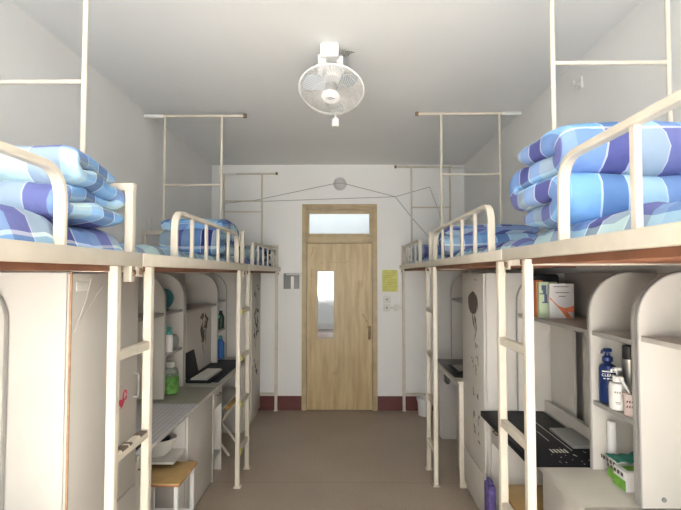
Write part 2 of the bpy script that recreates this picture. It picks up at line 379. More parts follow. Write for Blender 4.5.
def quilt(label, group, x0, x1, ya, yb, z0, layers, th, mt, seed, parent=None, amp=0.012, bulge=0.0):
    """a thick padded quilt folded to and fro into a block; the folds are seen from the aisle end"""
    pts = []; L_ = yb - ya; r = th * 0.47
    z = z0 + th / 2
    for k in range(layers):
        f0, f1 = (ya + r * 1.6, yb - r * 1.6)
        inset = 0.0 if k % 2 == 0 else 0.0
        n = 12
        seq = [(f0 + (f1 - f0) * i / n, z + 2 * r * k) for i in range(n + 1)]
        if k % 2 == 0: seq = seq[::-1]
        # even layers come towards the window, odd ones run back
        pts += [Vector((0, a, c)) for a, c in seq]
        if k < layers - 1:
            far = (k % 2 == 1); cyy = f1 if far else f0; cz = z + 2 * r * k + r
            for i in range(1, 8):
                t = -PI / 2 + PI * i / 8
                pts.append(Vector((0, cyy + (1.35 * r * math.cos(t)) * (1 if far else -1), cz + r * math.sin(t))))
    bm = bmesh.new(); uvs = {}; rings_ = []; N = 44; hw = (x1 - x0) / 2; cx = (x0 + x1) / 2; s = 0
    prev = pts[0]; cnt = len(pts)
    per = []
    for j in range(N):
        a = 2 * PI * j / N; ca, sa = math.cos(a), math.sin(a)
        px = math.copysign(abs(ca) ** 0.24, ca); pz = math.copysign(abs(sa) ** 0.62, sa)
        per.append((px, pz))
    for i, p in enumerate(pts):
        s += (p - prev).length; prev = p
        t = (pts[min(i + 1, cnt - 1)] - pts[max(i - 1, 0)]).normalized(); nrm = Vector((0, -t.z, t.y))
        e = min(1, (min(i, cnt - 1 - i) + 0.35) / 2.5) ** 0.5
        ring = []; v = 0
        wob = 0.020 * math.sin(s * 6.3 + seed)
        for j, (px, pz) in enumerate(per):
            hh = th * 0.60 * (0.35 + 0.65 * e) * (1.0 + 0.10 * math.sin(s * 14 + seed))
            q = p + nrm * (pz * hh) + Vector((cx + px * (hw + wob), 0, 0))
            nz = noise.noise_vector(q * 5.5 + Vector((seed * 3.1, seed, 0)))
            n3 = noise.noise_vector(q * 16 + Vector((seed, 0, 7)))
            q += nz * amp * 1.6 + n3 * amp * 0.35
            vert = bm.verts.new(q); ring.append(vert)
            if j: v += (Vector((per[j][0] * hw, per[j][1] * th / 2)) - Vector((per[j - 1][0] * hw, per[j - 1][1] * th / 2))).length
            uvs[len(uvs)] = (s, v)
        rings_.append(ring)
    bm.verts.index_update()
    fl = []
    for A, B in zip(rings_, rings_[1:]):
        for j in range(N): bm.faces.new((A[j], A[(j + 1) % N], B[(j + 1) % N], B[j]))
    bm.faces.new(rings_[0][::-1]); bm.faces.new(rings_[-1])
    zm = min(v.co.z for v in bm.verts)
    for v in bm.verts: v.co.z += z0 - zm
    unwrap(bm, uvs)
    mb = MB(); mb.bm.free(); mb.bm = bm
    o = part('folded_quilt', mb, mt)
    for p in o.data.polygons: p.use_smooth = True
    return tag(o, label, 'quilt', group)

def mattress(label, group, x0, x1, y0, y1, z0, th, mt, seed, droop=0.0, edge=0):
    """thin padded sheet-covered mattress; edge = +1/-1: the aisle side bulges over the rail"""
    bm = bmesh.new(); nx, ny = 26, 60; top = []; uvs = {}
    def hgt(u, v):
        e = min(u, 1 - u, .12) / .12; f2 = min(v, 1 - v, .06) / .06
        return th * (0.25 + 0.75 * math.sqrt(max(0, 1 - (1 - e) ** 2))) * (0.4 + 0.6 * math.sqrt(max(0, 1 - (1 - f2) ** 2)))
    grid = []
    for i in range(nx + 1):
        row = []
        for j in range(ny + 1):
            u, v = i / nx, j / ny; x = x0 + (x1 - x0) * u; y = y0 + (y1 - y0) * v
            q = Vector((x, y, 0)); n = noise.noise(q * 5 + Vector((seed, 0, 0))); n2 = noise.noise(q * 13 + Vector((0, seed, 0)))
            vt = bm.verts.new((x + 0.012 * noise.noise(q * 6 + Vector((0, 0, seed))), y, z0 + hgt(u, v) + (0.022 * n + 0.010 * n2) * min(1, th / .06)))
            vt.co.z = max(vt.co.z, z0 + .006)
            uvs[len(uvs)] = (x, y); row.append(vt)
        grid.append(row)
    bot = [[None] * (ny + 1) for _ in range(nx + 1)]
    for i in range(nx + 1):
        for j in range(ny + 1):
            if i in (0, nx) or j in (0, ny):
                bot[i][j] = bm.verts.new((x0 + (x1 - x0) * i / nx, y0 + (y1 - y0) * j / ny, z0)); uvs[len(uvs)] = (x0 + (x1 - x0) * i / nx + (.05 if i == nx else -.05 if i == 0 else 0), y0 + (y1 - y0) * j / ny)
    for i in range(nx):
        for j in range(ny): bm.faces.new((grid[i][j], grid[i + 1][j], grid[i + 1][j + 1], grid[i][j + 1]))
    for j in range(ny):
        bm.faces.new((grid[0][j], grid[0][j + 1], bot[0][j + 1], bot[0][j])); bm.faces.new((grid[nx][j], bot[nx][j], bot[nx][j + 1], grid[nx][j + 1]))
    for i in range(nx):
        bm.faces.new((grid[i][0], bot[i][0], bot[i + 1][0], grid[i + 1][0])); bm.faces.new((grid[i][ny], grid[i + 1][ny], bot[i + 1][ny], bot[i][ny]))
    bm.faces.new([bot[i][0] for i in range(nx + 1)] + [bot[nx][j] for j in range(1, ny + 1)] + [bot[i][ny] for i in range(nx - 1, -1, -1)] + [bot[0][j] for j in range(ny - 1, 0, -1)])
    bm.verts.index_update(); unwrap(bm, uvs)
    mb = MB(); mb.bm.free(); mb.bm = bm
    o = part('mattress', mb, mt)
    for p in o.data.polygons: p.use_smooth = True
    return tag(o, label, 'mattress', group)

# ------------------------------------------------------------------ beds
RZ = {-1: (1.68, 1.732), 1: (1.708, 1.755)}     # lower and upper edge of the side rails, left and right row
def bed(s, xf, xw, y0, y1, label, guard=None, ngb=5, far_panel=True, far_leg=False, badge=None, xpan=None, near_panel=False, gz=1.97):
    RZ0, RZ1 = RZ[s]
    t = thing('loft_bed', label, 'bed', (xf, (y0 + y1) / 2, RZ0 - .03), 'cream steel loft beds')
    y0 += .004; y1 -= .004
    ax, bx = sorted((xf, xf - s * .028))           # rail thickness towards the wall side
    part('side_rail', MB().box(ax - .000, bx, y0, y1, RZ0, RZ1, .005), 'cream', t)
    ax, bx = sorted((xw + s * .03, xw + s * .002)); ww = xw
    b = MB(); xa, xb = sorted((xw - s * -.004 * 1, xw + s * .0)); 
    part('side_rail', MB().box(min(xw - s * .034, xw - s * .004), max(xw - s * .034, xw - s * .004), y0, y1, RZ0, RZ1, .005), 'cream', t)
    xi = xf + s * .03
    xo = xw - s * .036
    part('bed_board', MB().box(min(xi, xo), max(xi, xo), y0 + .04, y1 - .04, RZ0 + .002, RZ0 + .02), 'board', t)
    b = MB(); n = 5
    for i in range(n):
        y = y0 + .2 + (y1 - y0 - .4) * i / (n - 1); b.box(min(xi + s * .022, xo), max(xi + s * .022, xo), y - .015, y + .015, RZ0 - .018, RZ0 + .001)
    b.box(min(xi, xi + s * .02), max(xi, xi + s * .02), y0 + .05, y1 - .05, RZ0 - .020, RZ0 + .001)
    part('cross_member', b, 'board', t)
    for y, on in ((y1 - .018, far_panel), (y0 + .018, near_panel)):
        b = MB(); b.box(min(xi - s * .03, xo), max(xi - s * .03, xo), y - .015, y + .015, RZ0 - .022, RZ0 + .02)
        part('end_bar', b, 'cream', t)
        if on:
            xp = xf + s * .017 if xpan is None else xpan
            hz = 1.985; b = MB()
            b.bar([(xp, y, RZ0 - .06 if xpan is None else RZ0 + .02), (xp, y, hz - .015)], .032, .034, up=Vector((0, 1, 0)))
            b.bar([(xp - s * .017, y, hz), (xw - s * .006, y, hz)], .03, .032)
            b.bar([(xw - s * .022, y, RZ0), (xw - s * .022, y, hz - .01)], .03, .03, up=Vector((0, 1, 0)))
            e = part('end_panel', b, 'cream', t)
            if xpan is None:
                for z in (RZ0 - .025,):
                    part('bolt', MB().lathe([(.004, .007), (.010, .006), (.012, 0), (.012, -.004)], (xf - s * .001 + s * 0, y, z), 10, Matrix.Rotation(-s * PI / 2, 4, 'Y')), 'boltm', e)
    if guard:
        ga, gb = guard; h = gz; x = xf + s * .014
        b = MB(); b.bar(rings([(x, ga, RZ1 - .02), (x, ga, h), (x, gb, h), (x, gb, RZ1 - .02)], .10, 8), .034, .022, up=Vector((0, -1, 0)))
        part('guard_rail', b, 'cream', t)
        for i in range(1, ngb):
            y = ga + (gb - ga) * i / ngb
            part('baluster', MB().bar([(x, y, RZ1 - .02), (x, y, h - .005)], .018, .028, up=Vector((0, 1, 0))), 'cream', t)
    if far_leg:
        for x in (xf + s * .02, xw - s * .03):
            part('leg', MB().bar([(x, y1 - .02, .006), (x, y1 - .02, RZ0)], .034, .034, up=Vector((0, 1, 0))).box(x - .022, x + .022, y1 - .042, y1 + .002, 0, .012), 'cream', t)
        part('stretcher', MB().bar([(xf + s * .02, y1 - .02, .20), (xw - s * .03, y1 - .02, .20)], .025, .03), 'cream', t)
    if badge:
        yb_ = badge; zb = (RZ0 + RZ1) / 2; q = MB()
        q.lathe([(.010, .0008), (.019, .0022), (.022, .0006), (.022, -.001)], (xf - s * .0005, yb_, (RZ0 + RZ1) / 2), 24, Matrix.Rotation(-s * PI / 2, 4, 'Y'))
        bd = part('badge', q, 'cream', t)
        q = MB(); q.tube([(xf - s * .002, yb_ - .014, zb + .008), (xf - s * .002, yb_ - .004, zb - .003), (xf - s * .002, yb_ + .004, zb + .003), (xf - s * .002, yb_ + .014, zb - .008)], .0022, 6)
        part('badge_mark', q, 'inkg', bd)
    return t

# side sign: s = -1 wall is at smaller x (left), s=+1 wall at larger x
LX, RX = -0.815, 0.69
bed(-1, LX, XL, -0.25, 1.865, 'cream loft bed nearest the camera on the left, pale wardrobe below', guard=(-.15, 1.385), ngb=2, badge=1.46, gz=1.955)
bed(-1, LX, XL, 1.865, 3.90, 'cream loft bed in the middle of the left row, under the long net frame', guard=(2.32, 3.66), ngb=5, gz=1.955)
bed(-1, LX, XL, 3.90, 5.875, 'cream loft bed at the far left end, beside the door', guard=(4.28, 5.72), ngb=5, far_leg=True, gz=1.93)
bed(1, RX, XR, -0.05, 2.035, 'cream loft bed nearest the camera on the right, above the bottles and green boxes', guard=(.0, 1.545), ngb=4, far_panel=False, badge=1.16, gz=2.02)
bed(1, RX, XR, 2.035, 3.98, 'cream loft bed in the middle of the right row, over the printed wardrobe', guard=(2.31, 3.75), ngb=5, badge=2.78, gz=1.985)
bed(1, RX, XR, 3.98, 5.875, 'cream loft bed at the far right end, beside the yellow notice', guard=(4.5, 5.72), ngb=4, far_leg=True, gz=1.97)

# joining ladders under the rails
def ladder(s, xf, ya, yb, label, tape=None):
    x = xf + s * .02; RZ0, RZ1 = RZ[s]
    t = thing('bed_ladder', label, 'ladder', (x, (ya + yb) / 2, 0), 'steel ladders that carry the loft beds')
    for y in (ya, yb):
        u = part('upright', MB().bar([(x, y, .008), (x, y, RZ0 - .001)], .034, .036, up=Vector((0, 1, 0))), 'cream', t)
        part('foot', MB().box(x - .028, x + .028, y - .03, y + .03, 0, .010, .003), 'cream', u)
    for z in (1.35, .985, .62, .255):
        r = part('rung', MB().bar([(x, ya + .018, z), (x, yb - .018, z)], .030, .036), 'cream', t)
        if tape == 'yellow':
            part('tape_binding', MB().box(x - .022, x + .022, ya + .02, ya + .075, z - .022, z + .022, .006), 'lemon', r)
        if tape == 'dark' and abs(z - .985) < .01:
            for (a, l) in ((.05, .05), (.115, .02), (.21, .06)): part('worn_patch', MB().box(x - .0165, x + .0165, ya + a, ya + a + l, z + .010, z + .0185, .001), 'tape', r)
    b = MB(); b.box(xf - s * .006 if s > 0 else xf, xf if s > 0 else xf + .006, (ya + yb) / 2 - .03, (ya + yb) / 2 + .03, RZ0 - .04, RZ1 - .003, .003)
    pl = part('joint_plate', b, 'cream', t)
    part('bolt', MB().lathe([(.013, -.005), (.013, .002), (.009, .006), (.003, .007)], (xf - s * .008, (ya + yb) / 2, RZ0 - .02), 12, Matrix.Rotation(-s * PI / 2, 4, 'Y')), 'boltm', pl)
    return t
ladder(-1, LX, 1.735, 2.04, 'cream ladder post pair nearest on the left, dark marks on one rung', 'dark')
ladder(-1, LX, 3.78, 4.14, 'cream ladder post pair farther on the left, yellow tape on its rungs', 'yellow')
ladder(1, RX, 1.875, 2.195, 'cream ladder post pair nearest on the right, before the black desk mat')
ladder(1, RX, 3.82, 4.14, 'cream ladder post pair farther on the right, before the far desk')

# mosquito net frames
def netframe(s, y, xa, xb, xt0, xt1, zbar, ztop, label, zlow=1.99, extra=None, topbar=True, r=.011):
    t = thing('mosquito_net_frame', label, 'net frame', (xa, y, zlow), 'steel mosquito net frames over the beds')
    for x in (xa, xb): part('pole', MB().tube([(x, y, zlow), (x, y, ztop)], r), 'cream', t)
    part('crossbar', MB().tube([(xa, y, zbar), (xb, y, zbar)], r * .85), 'cream', t)
    if extra: part('crossbar', MB().tube([(xa, y, extra), (xb, y, extra)], r * .85), 'cream', t)
    if topbar:
        tb = part('top_bar', MB().tube([(xt0, y, ztop), (xt1, y, ztop)], r * 1.1), 'cream', t)
        b = MB()
        e = xt1 if abs(xt1) > abs(xt0) else xt0; sg = 1 if e > 0 else -1
        b.tube([(e - sg * .16, y, ztop), (e, y, ztop)], r * 1.5); part('end_sleeve', b, 'white', tb)
        e2 = xt0 if e == xt1 else xt1
        part('end_cap', MB().tube([(e2 - .012, y, ztop), (e2 + .012, y, ztop)], r * 1.6), 'boltm', tb)
    return t
netframe(-1, 1.85, -1.025, -1.45, XL + .003, -.79, 2.405, 2.945, 'net frame over the nearest left bed, its crossbar at left edge', zlow=2.003)
netframe(-1, 3.88, -1.01, -1.475, XL + .003, -.82, 2.375, 2.945, 'net frame over the middle left bed, white sleeve on its top bar', zlow=2.003)
netframe(-1, 5.855, -1.02, -1.487, -1.50, -.84, 2.415, 2.885, 'net frame over the far left bed, two crossbars, flat to the wall', zlow=2.003, extra=2.545)
netframe(1, 2.025, .888, 1.38, .62, XR - .003, 2.55, 2.945, 'net frame over the nearest right bed above the large quilt', zlow=1.77)
netframe(1, 3.96, .80, 1.285, .60, XR - .003, 2.475, 2.985, 'net frame over the middle right bed, top bar by the ceiling', zlow=2.003)
netframe(1, 5.855, .815, 1.285, .62, XR - .003, 2.465, 2.965, 'net frame over the far right bed, flat to the end wall', zlow=2.003)

# bedding
PQ = [plaid('plaid_quilt_cotton', .05, .30), plaid('plaid_quilt_cotton_b', .18, .05), plaid('plaid_sheet', .0, .1, .42, .46), plaid('plaid_dark_quilt', .35, .4, .4, .5, .8)]
gm = 'blue plaid mattresses'; gq = 'blue plaid folded quilts'
ML, MZ = 1.702, 1.730     # top of the boards, left and right
mattress('blue plaid mattress under the quilt on the nearest left bed', gm, -1.60, -.835, -.15, 1.84, ML, .115, PQ[2], 1)
mattress('blue plaid mattress of the middle left bed, dark folds beside the far roll', gm, -1.60, -.86, 1.90, 3.85, ML, .075, PQ[3], 2)
mattress('blue plaid mattress of the far left bed, seen through short balusters', gm, -1.60, -.86, 3.95, 5.82, ML, .09, PQ[2], 3)
mattress('blue plaid mattress under the big quilt on the nearest right bed', gm, .735, 1.43, .05, 1.90, MZ, .10, PQ[2], 4)
mattress('blue plaid mattress of the middle right bed behind its guard rail', gm, .735, 1.43, 2.09, 3.92, MZ, .08, PQ[2], 5)
mattress('blue plaid mattress of the far right bed behind short balusters', gm, .735, 1.43, 4.06, 5.82, MZ, .08, PQ[2], 6)
quilt('blue plaid quilt folded in a tall block on the nearest left bed', gq, -1.55, -.835, 1.42, 1.81, 1.80, 4, .060, PQ[0], 1)
quilt('blue and mint plaid quilt folded against the far panel of the middle left bed', gq, -1.33, -.87, 3.38, 3.82, 1.78, 3, .088, PQ[1], 2)
quilt('dark blue plaid quilt folded at the end of the far left bed', gq, -1.5, -.88, 5.3, 5.7, 1.79, 2, .075, PQ[3], 3)
quilt('thick blue and mint plaid quilt on the nearest right bed, curled folds at its end', gq, .695, 1.42, 1.60, 1.975, 1.795, 4, .088, PQ[1], 4)
quilt('mint and blue plaid quilt folded on the middle right bed', gq, .74, 1.42, 3.45, 3.88, 1.78, 3, .07, PQ[0], 5)
quilt('blue plaid quilt folded on the far right bed', gq, .74, 1.42, 5.2, 5.6, 1.78, 2, .08, PQ[0], 6)

# ------------------------------------------------------------------ furniture
def leafy(b, s, x, pts):
    pass
def decal(parent, x, s, polys, m='ink', name='printed_plant'):
    """polys: (y,z) outlines printed on a panel facing the aisle at plane x"""
    b = MB()
    for p in polys: b.prism(p, 'x', x, x - s * .0012)
    return part(name, b, m, parent, smooth=False)
def blob(cy_, cz_, ry, rz, n=12, a=0, jag=0.15):
    out = []
    for i in range(n):
        t = 2 * PI * i / n; k = 1 + random.uniform(-jag, jag)
        u, v = ry * math.cos(t) * k, rz * math.sin(t) * k
        out.append((cy_ + u * math.cos(a) - v * math.sin(a), cz_ + u * math.sin(a) + v * math.cos(a)))
    return out
def stroke(y, z, l, a, wd=.008):
    dy, dz = math.cos(a) * l / 2, math.sin(a) * l / 2; ny, nz = -math.sin(a) * wd / 2, math.cos(a) * wd / 2
    return [(y - dy, z - dz), (y - ny, z - nz), (y + dy, z + dz), (y + ny, z + nz)]

def wardrobe(s, xf, xw, y0, y1, label, split=.634, bare=False, handle=None, near_m='lam'):
    t = thing('wardrobe', label, 'wardrobe', ((xf + xw) / 2, (y0 + y1) / 2, 0), 'pale laminate wardrobes')
    xb = xw - s * .012; xi = xf + s * .02
    a, c = sorted((xi, xb))
    part('body', MB().box(a, c, y0, y1, 0, 1.656, .002), near_m, t)
    a, c = sorted((xf, xi - s * .002))
    for z0, z1 in ((.06, split - .004), (split + .004, 1.652)):
        d_ = part('door', MB().box(a, c, y0 + .003, y1 - .003, z0, z1, .002), 'lam', t)
        if handle is not None and z0 > .3:
            yh = handle; q = MB(); q.bar(rings([(xf, yh, 1.06), (xf - s * .025, yh, 1.06), (xf - s * .025, yh, 1.17), (xf, yh, 1.17)], .012), .008, .008, up=Vector((0, 1, 0)), b=.001)
            part('handle', q, 'steel', d_)
        if z0 > .3: t['_d'] = 0; top_door = d_
    if bare:
        a, c = sorted((xf - s * .001, xf + s * .007))
        part('bare_edge', MB().box(a, c, y0 - .0005, y0 + .004, 0, 1.656), 'edgebr', t)
    del t['_d']
    return t, top_door

def arch(s, xs, xw, z0, z1, r=.19, n=10):
    p = [(xw, z0), (xs, z0), (xs, z1 - r)]
    for i in range(1, n + 1):
        a = PI / 2 * i / n
        p.append((xs + s * r * (1 - math.cos(a)), z1 - r + r * math.sin(a)))
    p.append((xw, z1)); return p
def hutch(s, xs, xw, y0, y1, div, label, shelves, back_gap=None, z0=.757, z1=1.656):
    """bookshelf standing on a desk: rounded side panels, divider, shelves; shelves = (ya, yb, z)"""
    t = thing('bookshelf', label, 'bookshelf', ((xs + xw) / 2, (y0 + y1) / 2, z0), 'bookshelves standing on the desks')
    xb = xw - s * .012
    part('back_panel', MB().box(min(xb, xb - s * .012), max(xb, xb - s * .012), y0, y1, z0, z1), 'lamin', t)
    for y, nm in ((y0 + .009, 'side_panel'), (div, 'divider'), (y1 - .009, 'side_panel')):
        pr = arch(s, xs, xb - s * .013, z0, z1)
        p = part(nm, MB().prism(pr, 'y', y - .008, y + .008), 'lam', t)
        e = [(a, y, c) for a, c in pr[1:-1]]
        part('edge_band', MB().bar(e, .006, .019, up=Vector((0, 1, 0)), b=.001), 'edge', p)
    for ya, yb, z in shelves:
        sh = part('shelf', MB().box(min(xs + s * .012, xb - s * .013), max(xs + s * .012, xb - s * .013), ya, yb, z - .009, z + .009), 'lam', t)
        part('edge_band', MB().box(min(xs + s * .008, xs + s * .013), max(xs + s * .008, xs + s * .013), ya, yb, z - .010, z + .010), 'edge', sh)
    # lip board along the back of the desk
    ya, yb = (div + .01, y1 - .02) if div - y0 < y1 - div else (y0 + .02, div - .01)
    return t

def desk(s, xf, xw, y0, y1, peds, label, top='desk', kickz=0.0):
    """peds: (ya, yb, kind)"""
    t = thing('desk', label, 'desk', ((xf + xw) / 2, (y0 + y1) / 2, 0), 'laminate desks along the walls')
    xb = xw - s * .012
    a, c = sorted((xf - s * .0, xb))
    tp = part('desktop', MB().box(a, c, y0, y1, .725, .752, .003), top, t)
    part('edge_band', MB().box(min(xf - s * .002, xf + s * .001), max(xf - s * .002, xf + s * .001), y0, y1, .727, .750), 'lam', tp)
    xi = xf + s * .03
    part('back_board', MB().box(min(xb, xb - s * .015), max(xb, xb - s * .015), y0, y1, .10, .724), 'lamin', t)
    for ya, yb, kind in peds:
        if kind == 'panel' or kind == 'side':
            if kind == 'side':
                part('side_panel', MB().box(min(xi, xb - s * .016), max(xi, xb - s * .016), ya, yb, 0, .724, .002), 'lam', t)
            else:
                cb = part('cabinet', MB().box(min(xi + s * .018, xb - s * .016), max(xi + s * .018, xb - s * .016), ya, yb, 0, .724, .002), 'lamin', t)
                part('cabinet_door', MB().box(min(xi, xi + s * .016), max(xi, xi + s * .016), ya + .002, yb - .002, .02, .72, .002), 'lam', t)
        elif kind == 'drawer':
            for yy in (ya, yb - .018):
                part('side_panel', MB().box(min(xi, xb - s * .016), max(xi, xb - s * .016), yy, yy + .018, 0, .724, .001), 'lam', t)
            dr = part('drawer', MB().box(min(xi, xi + s * .35), max(xi, xi + s * .35), ya + .02, yb - .02, .56, .71, .003), 'lam', t)
            q = MB(); ym = (ya + yb) / 2; q.bar(rings([(xi, ym - .04, .66), (xi - s * .02, ym - .04, .66), (xi - s * .02, ym + .04, .66), (xi, ym + .04, .66)], .01), .007, .007, b=.001)
            part('handle', q, 'brass', dr)
            part('shelf', MB().box(min(xi + s * .01, xb - s * .016), max(xi + s * .01, xb - s * .016), ya + .019, yb - .019, .15, .165), 'lamin', t)
        elif kind == 'open':
            for yy in (ya, yb - .018):
                part('side_panel', MB().box(min(xi, xb - s * .016), max(xi, xb - s * .016), yy, yy + .018, 0, .724, .001), 'lam', t)
        elif kind == 'shelf':
            part('shelf', MB().box(min(xi + s * .01, xb - s * .016), max(xi + s * .01, xb - s * .016), ya, yb, .475, .49), 'lam', t)
    return t

DL, DR = -1.02, .92; SL, SR = -1.29, 1.132
# left
wB, dB = wardrobe(-1, DL, XL, 1.785, 2.37, 'pale wardrobe with a red sticker behind the nearest left ladder', handle=2.33, bare=True)
desk(-1, DL, XL, .58, 1.775, [(.60, .80, 'side'), (1.45, 1.77, 'drawer')], 'nearest left desk below the lower left corner', top='desk')
hA = hutch(-1, -1.25, XL, .58, 1.778, 1.40, 'nearest left bookshelf, rounded panel against the pale wardrobe side', [(.60, 1.39, 1.30)])
wC, dC = wardrobe(-1, DL, XL, 5.27, 5.80, 'pale wardrobe with dark flower print in the far left corner')
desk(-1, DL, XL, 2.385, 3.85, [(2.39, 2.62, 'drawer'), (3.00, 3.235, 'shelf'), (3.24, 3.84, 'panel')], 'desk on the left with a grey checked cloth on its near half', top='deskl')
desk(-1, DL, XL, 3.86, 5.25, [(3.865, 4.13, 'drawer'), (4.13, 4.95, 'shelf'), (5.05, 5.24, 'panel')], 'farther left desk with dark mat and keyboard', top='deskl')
hB = hutch(-1, SL, XL, 2.40, 3.86, 3.45, 'left bookshelf holding the clear green bottle', [(2.42, 3.44, 1.36), (3.46, 3.84, 1.36), (3.46, 3.84, 1.06)])
hC = hutch(-1, SL, XL, 3.875, 5.24, 4.87, 'farther left bookshelf with printed plant panel', [(3.89, 4.86, 1.34), (4.88, 5.22, 1.36), (4.88, 5.22, 1.06)])
# hanging front panel with plant print below the shelf of the farther left bookshelf
hp = part('front_panel', MB().box(-1.365, -1.351, 4.10, 4.86, .757, 1.33), 'lamin', hC)
pl = []
for k in range(16):
    yc = 4.62 + random.uniform(-.10, .10); zc = 1.15 + random.uniform(-.13, .13); pl.append(blob(yc, zc, .045, .018, 8, random.uniform(0, 3), .3))
for k in range(6): pl.append(stroke(4.62 + random.uniform(-.08, .08), 1.0 + random.uniform(-.05, .2), .16, random.uniform(1.0, 2.1), .012))
decal(hp, -1.351, -1, pl)
# print on the far left wardrobe door
pl = []
for zc0, n, sp in ((1.10, 26, .15), (.60, 6, .08), (1.45, 5, .08)):
    for k in range(n):
        yc = 5.54 + random.uniform(-.13, .13); zc = zc0 + random.uniform(-sp, sp); pl.append(blob(yc, zc, .032, .014, 7, random.uniform(0, 3), .3))
for k in range(9): pl.append(stroke(5.54 + random.uniform(-.1, .1), 1.05 + random.uniform(-.2, .3), .22, random.uniform(1.1, 2.0), .010))
decal(dC, DL, -1, pl, name='printed_flower')

# heart sticker, faint plate and hanging cords on the second left wardrobe
hy, hz_ = 2.205, 1.062
hp_ = []
for i in range(28):
    a = 2 * PI * i / 28; hp_.append((hy + .024 * math.sin(a) ** 3 * 1.2, hz_ + .0016 * (13 * math.cos(a) - 5 * math.cos(2 * a) - 2 * math.cos(3 * a) - math.cos(4 * a))))
b = MB(); b.prism(hp_, 'x', DL, DL + .0015)
b.tube([(DL + .002, hy + .03 + .016 * math.cos(a * .5), hz_ + .03 + .022 * math.sin(a * .5)) for a in range(13)], .003, 6)
part('sticker', b, 'heart', dB)
b = MB(); b.box(DL, DL + .003, 1.815, 1.905, 1.585, 1.62, .001); b.box(DL, DL + .004, 1.835, 1.842, 1.600, 1.607); b.box(DL, DL + .004, 1.875, 1.882, 1.600, 1.607)
part('plate', b, 'plate', dB)
part('hanging_cord', MB().tube([(DL + .004, 2.06, 1.63), (DL + .005, 1.95, 1.56), (DL + .005, 1.80, 1.43)], .0022, 6).tube([(DL + .004, 1.915, 1.63), (DL + .005, 1.88, 1.55), (DL + .005, 1.80, 1.43)], .0022, 6), 'cordw', dB)

# right
rA = thing('bookshelf', 'nearest right bookshelf at the right edge, one shelf and rounded panel', 'bookshelf', (1.3, 1.2, .757), 'bookshelves standing on the desks')
xb = XR - .012
for y in (1.885, .62):
    pr = arch(1, SR, xb - .013, .757, 1.656); p = part('side_panel', MB().prism(pr, 'y', y - .009, y + .009), 'lam', rA)
    part('edge_band', MB().bar([(a, y, c) for a, c in pr[1:-1]], .006, .020, up=Vector((0, 1, 0)), b=.001), 'edge', p)
    if y > 1: part('screw_cap', MB().lathe([(.009, 0), (.009, .004), (.003, .006)], (1.215, y - .009, .79), 12, Matrix.Rotation(PI / 2, 4, 'X')), 'grey', p)
part('shelf', MB().box(SR + .01, xb - .013, .63, 1.875, 1.39, 1.408), 'lam', rA)
part('back_panel', MB().box(xb - .012, xb, .61, 1.894, .757, 1.656), 'lamin', rA)
desk(1, DR, XR, .60, 1.895, [(.61, .80, 'side'), (1.55, 1.88, 'drawer')], 'nearest right desk below the lower right corner', top='desk')
desk(1, DR, XR, 1.90, 3.195, [(1.905, 2.36, 'panel'), (2.90, 3.18, 'drawer')], 'right desk under the black mat with green boxes', top='desk')
wR, dR = wardrobe(1, DR, XR, 3.215, 3.79, 'tall wardrobe with dark leaf print in the right row', split=.32)
desk(1, DR, XR, 3.81, 5.16, [(3.815, 4.15, 'panel'), (4.88, 5.15, 'panel')], 'farthest right desk with black things on top', top='desk')
hR = hutch(1, SR, XR, 1.90, 3.195, 2.25, 'right bookshelf holding the bottles and books', [(1.92, 2.24, 1.378), (1.92, 2.24, 1.062), (2.26, 3.18, 1.378)])
part('inner_panel', MB().box(1.345, 1.36, 2.86, 3.17, .757, 1.368), 'lam', hR)
part('inner_panel', MB().box(1.37, 1.385, 2.25, 2.80, .757, 1.368), 'lam', hR)
part('back_lip', MB().box(1.30, 1.318, 2.25, 3.17, .757, .83), 'lam', hR)
hF = hutch(1, SR, XR, 3.81, 5.15, 4.15, 'farthest right bookshelf beyond the printed wardrobe', [(3.83, 4.14, 1.378), (4.16, 5.13, 1.378)])
# prints on the right wardrobe
pl = [blob(3.48, 1.44, .12, .085, 16, 0, .10), stroke(3.36, 1.45, .12, 1.3, .03)]
for k in range(9): pl.append(stroke(3.42 + random.uniform(-.07, .07), 1.28 + random.uniform(-.08, .06), .10, random.uniform(.8, 2.3), .014))
for k in range(10): pl.append(stroke(3.36 + random.uniform(-.05, .05), 1.10 - .0 + random.uniform(-.07, .07), .05, random.uniform(0, 3), .007))
decal(dR, DR, 1, pl)
pl = []
for (yc, z_, ln) in ((3.50, 1.02, 1), (3.40, .98, 1), (3.47, .82, 1), (3.36, .80, 1), (3.47, .66, 2), (3.36, .64, 2), (3.46, .56, 2), (3.36, .52, 2)):
    for k in range(4): pl.append(stroke(yc + random.uniform(-.022, .022), z_ + random.uniform(-.03, .03), .045, random.choice((0.1, 1.5, 2.2, .8)), .008))
decal(dR, DR, 1, pl, name='printed_script')
part('faint_script', MB().prism(stroke(3.40, 1.61, .10, 0.1, .012), 'x', DR, DR - .001), 'inkg', dR, smooth=False)

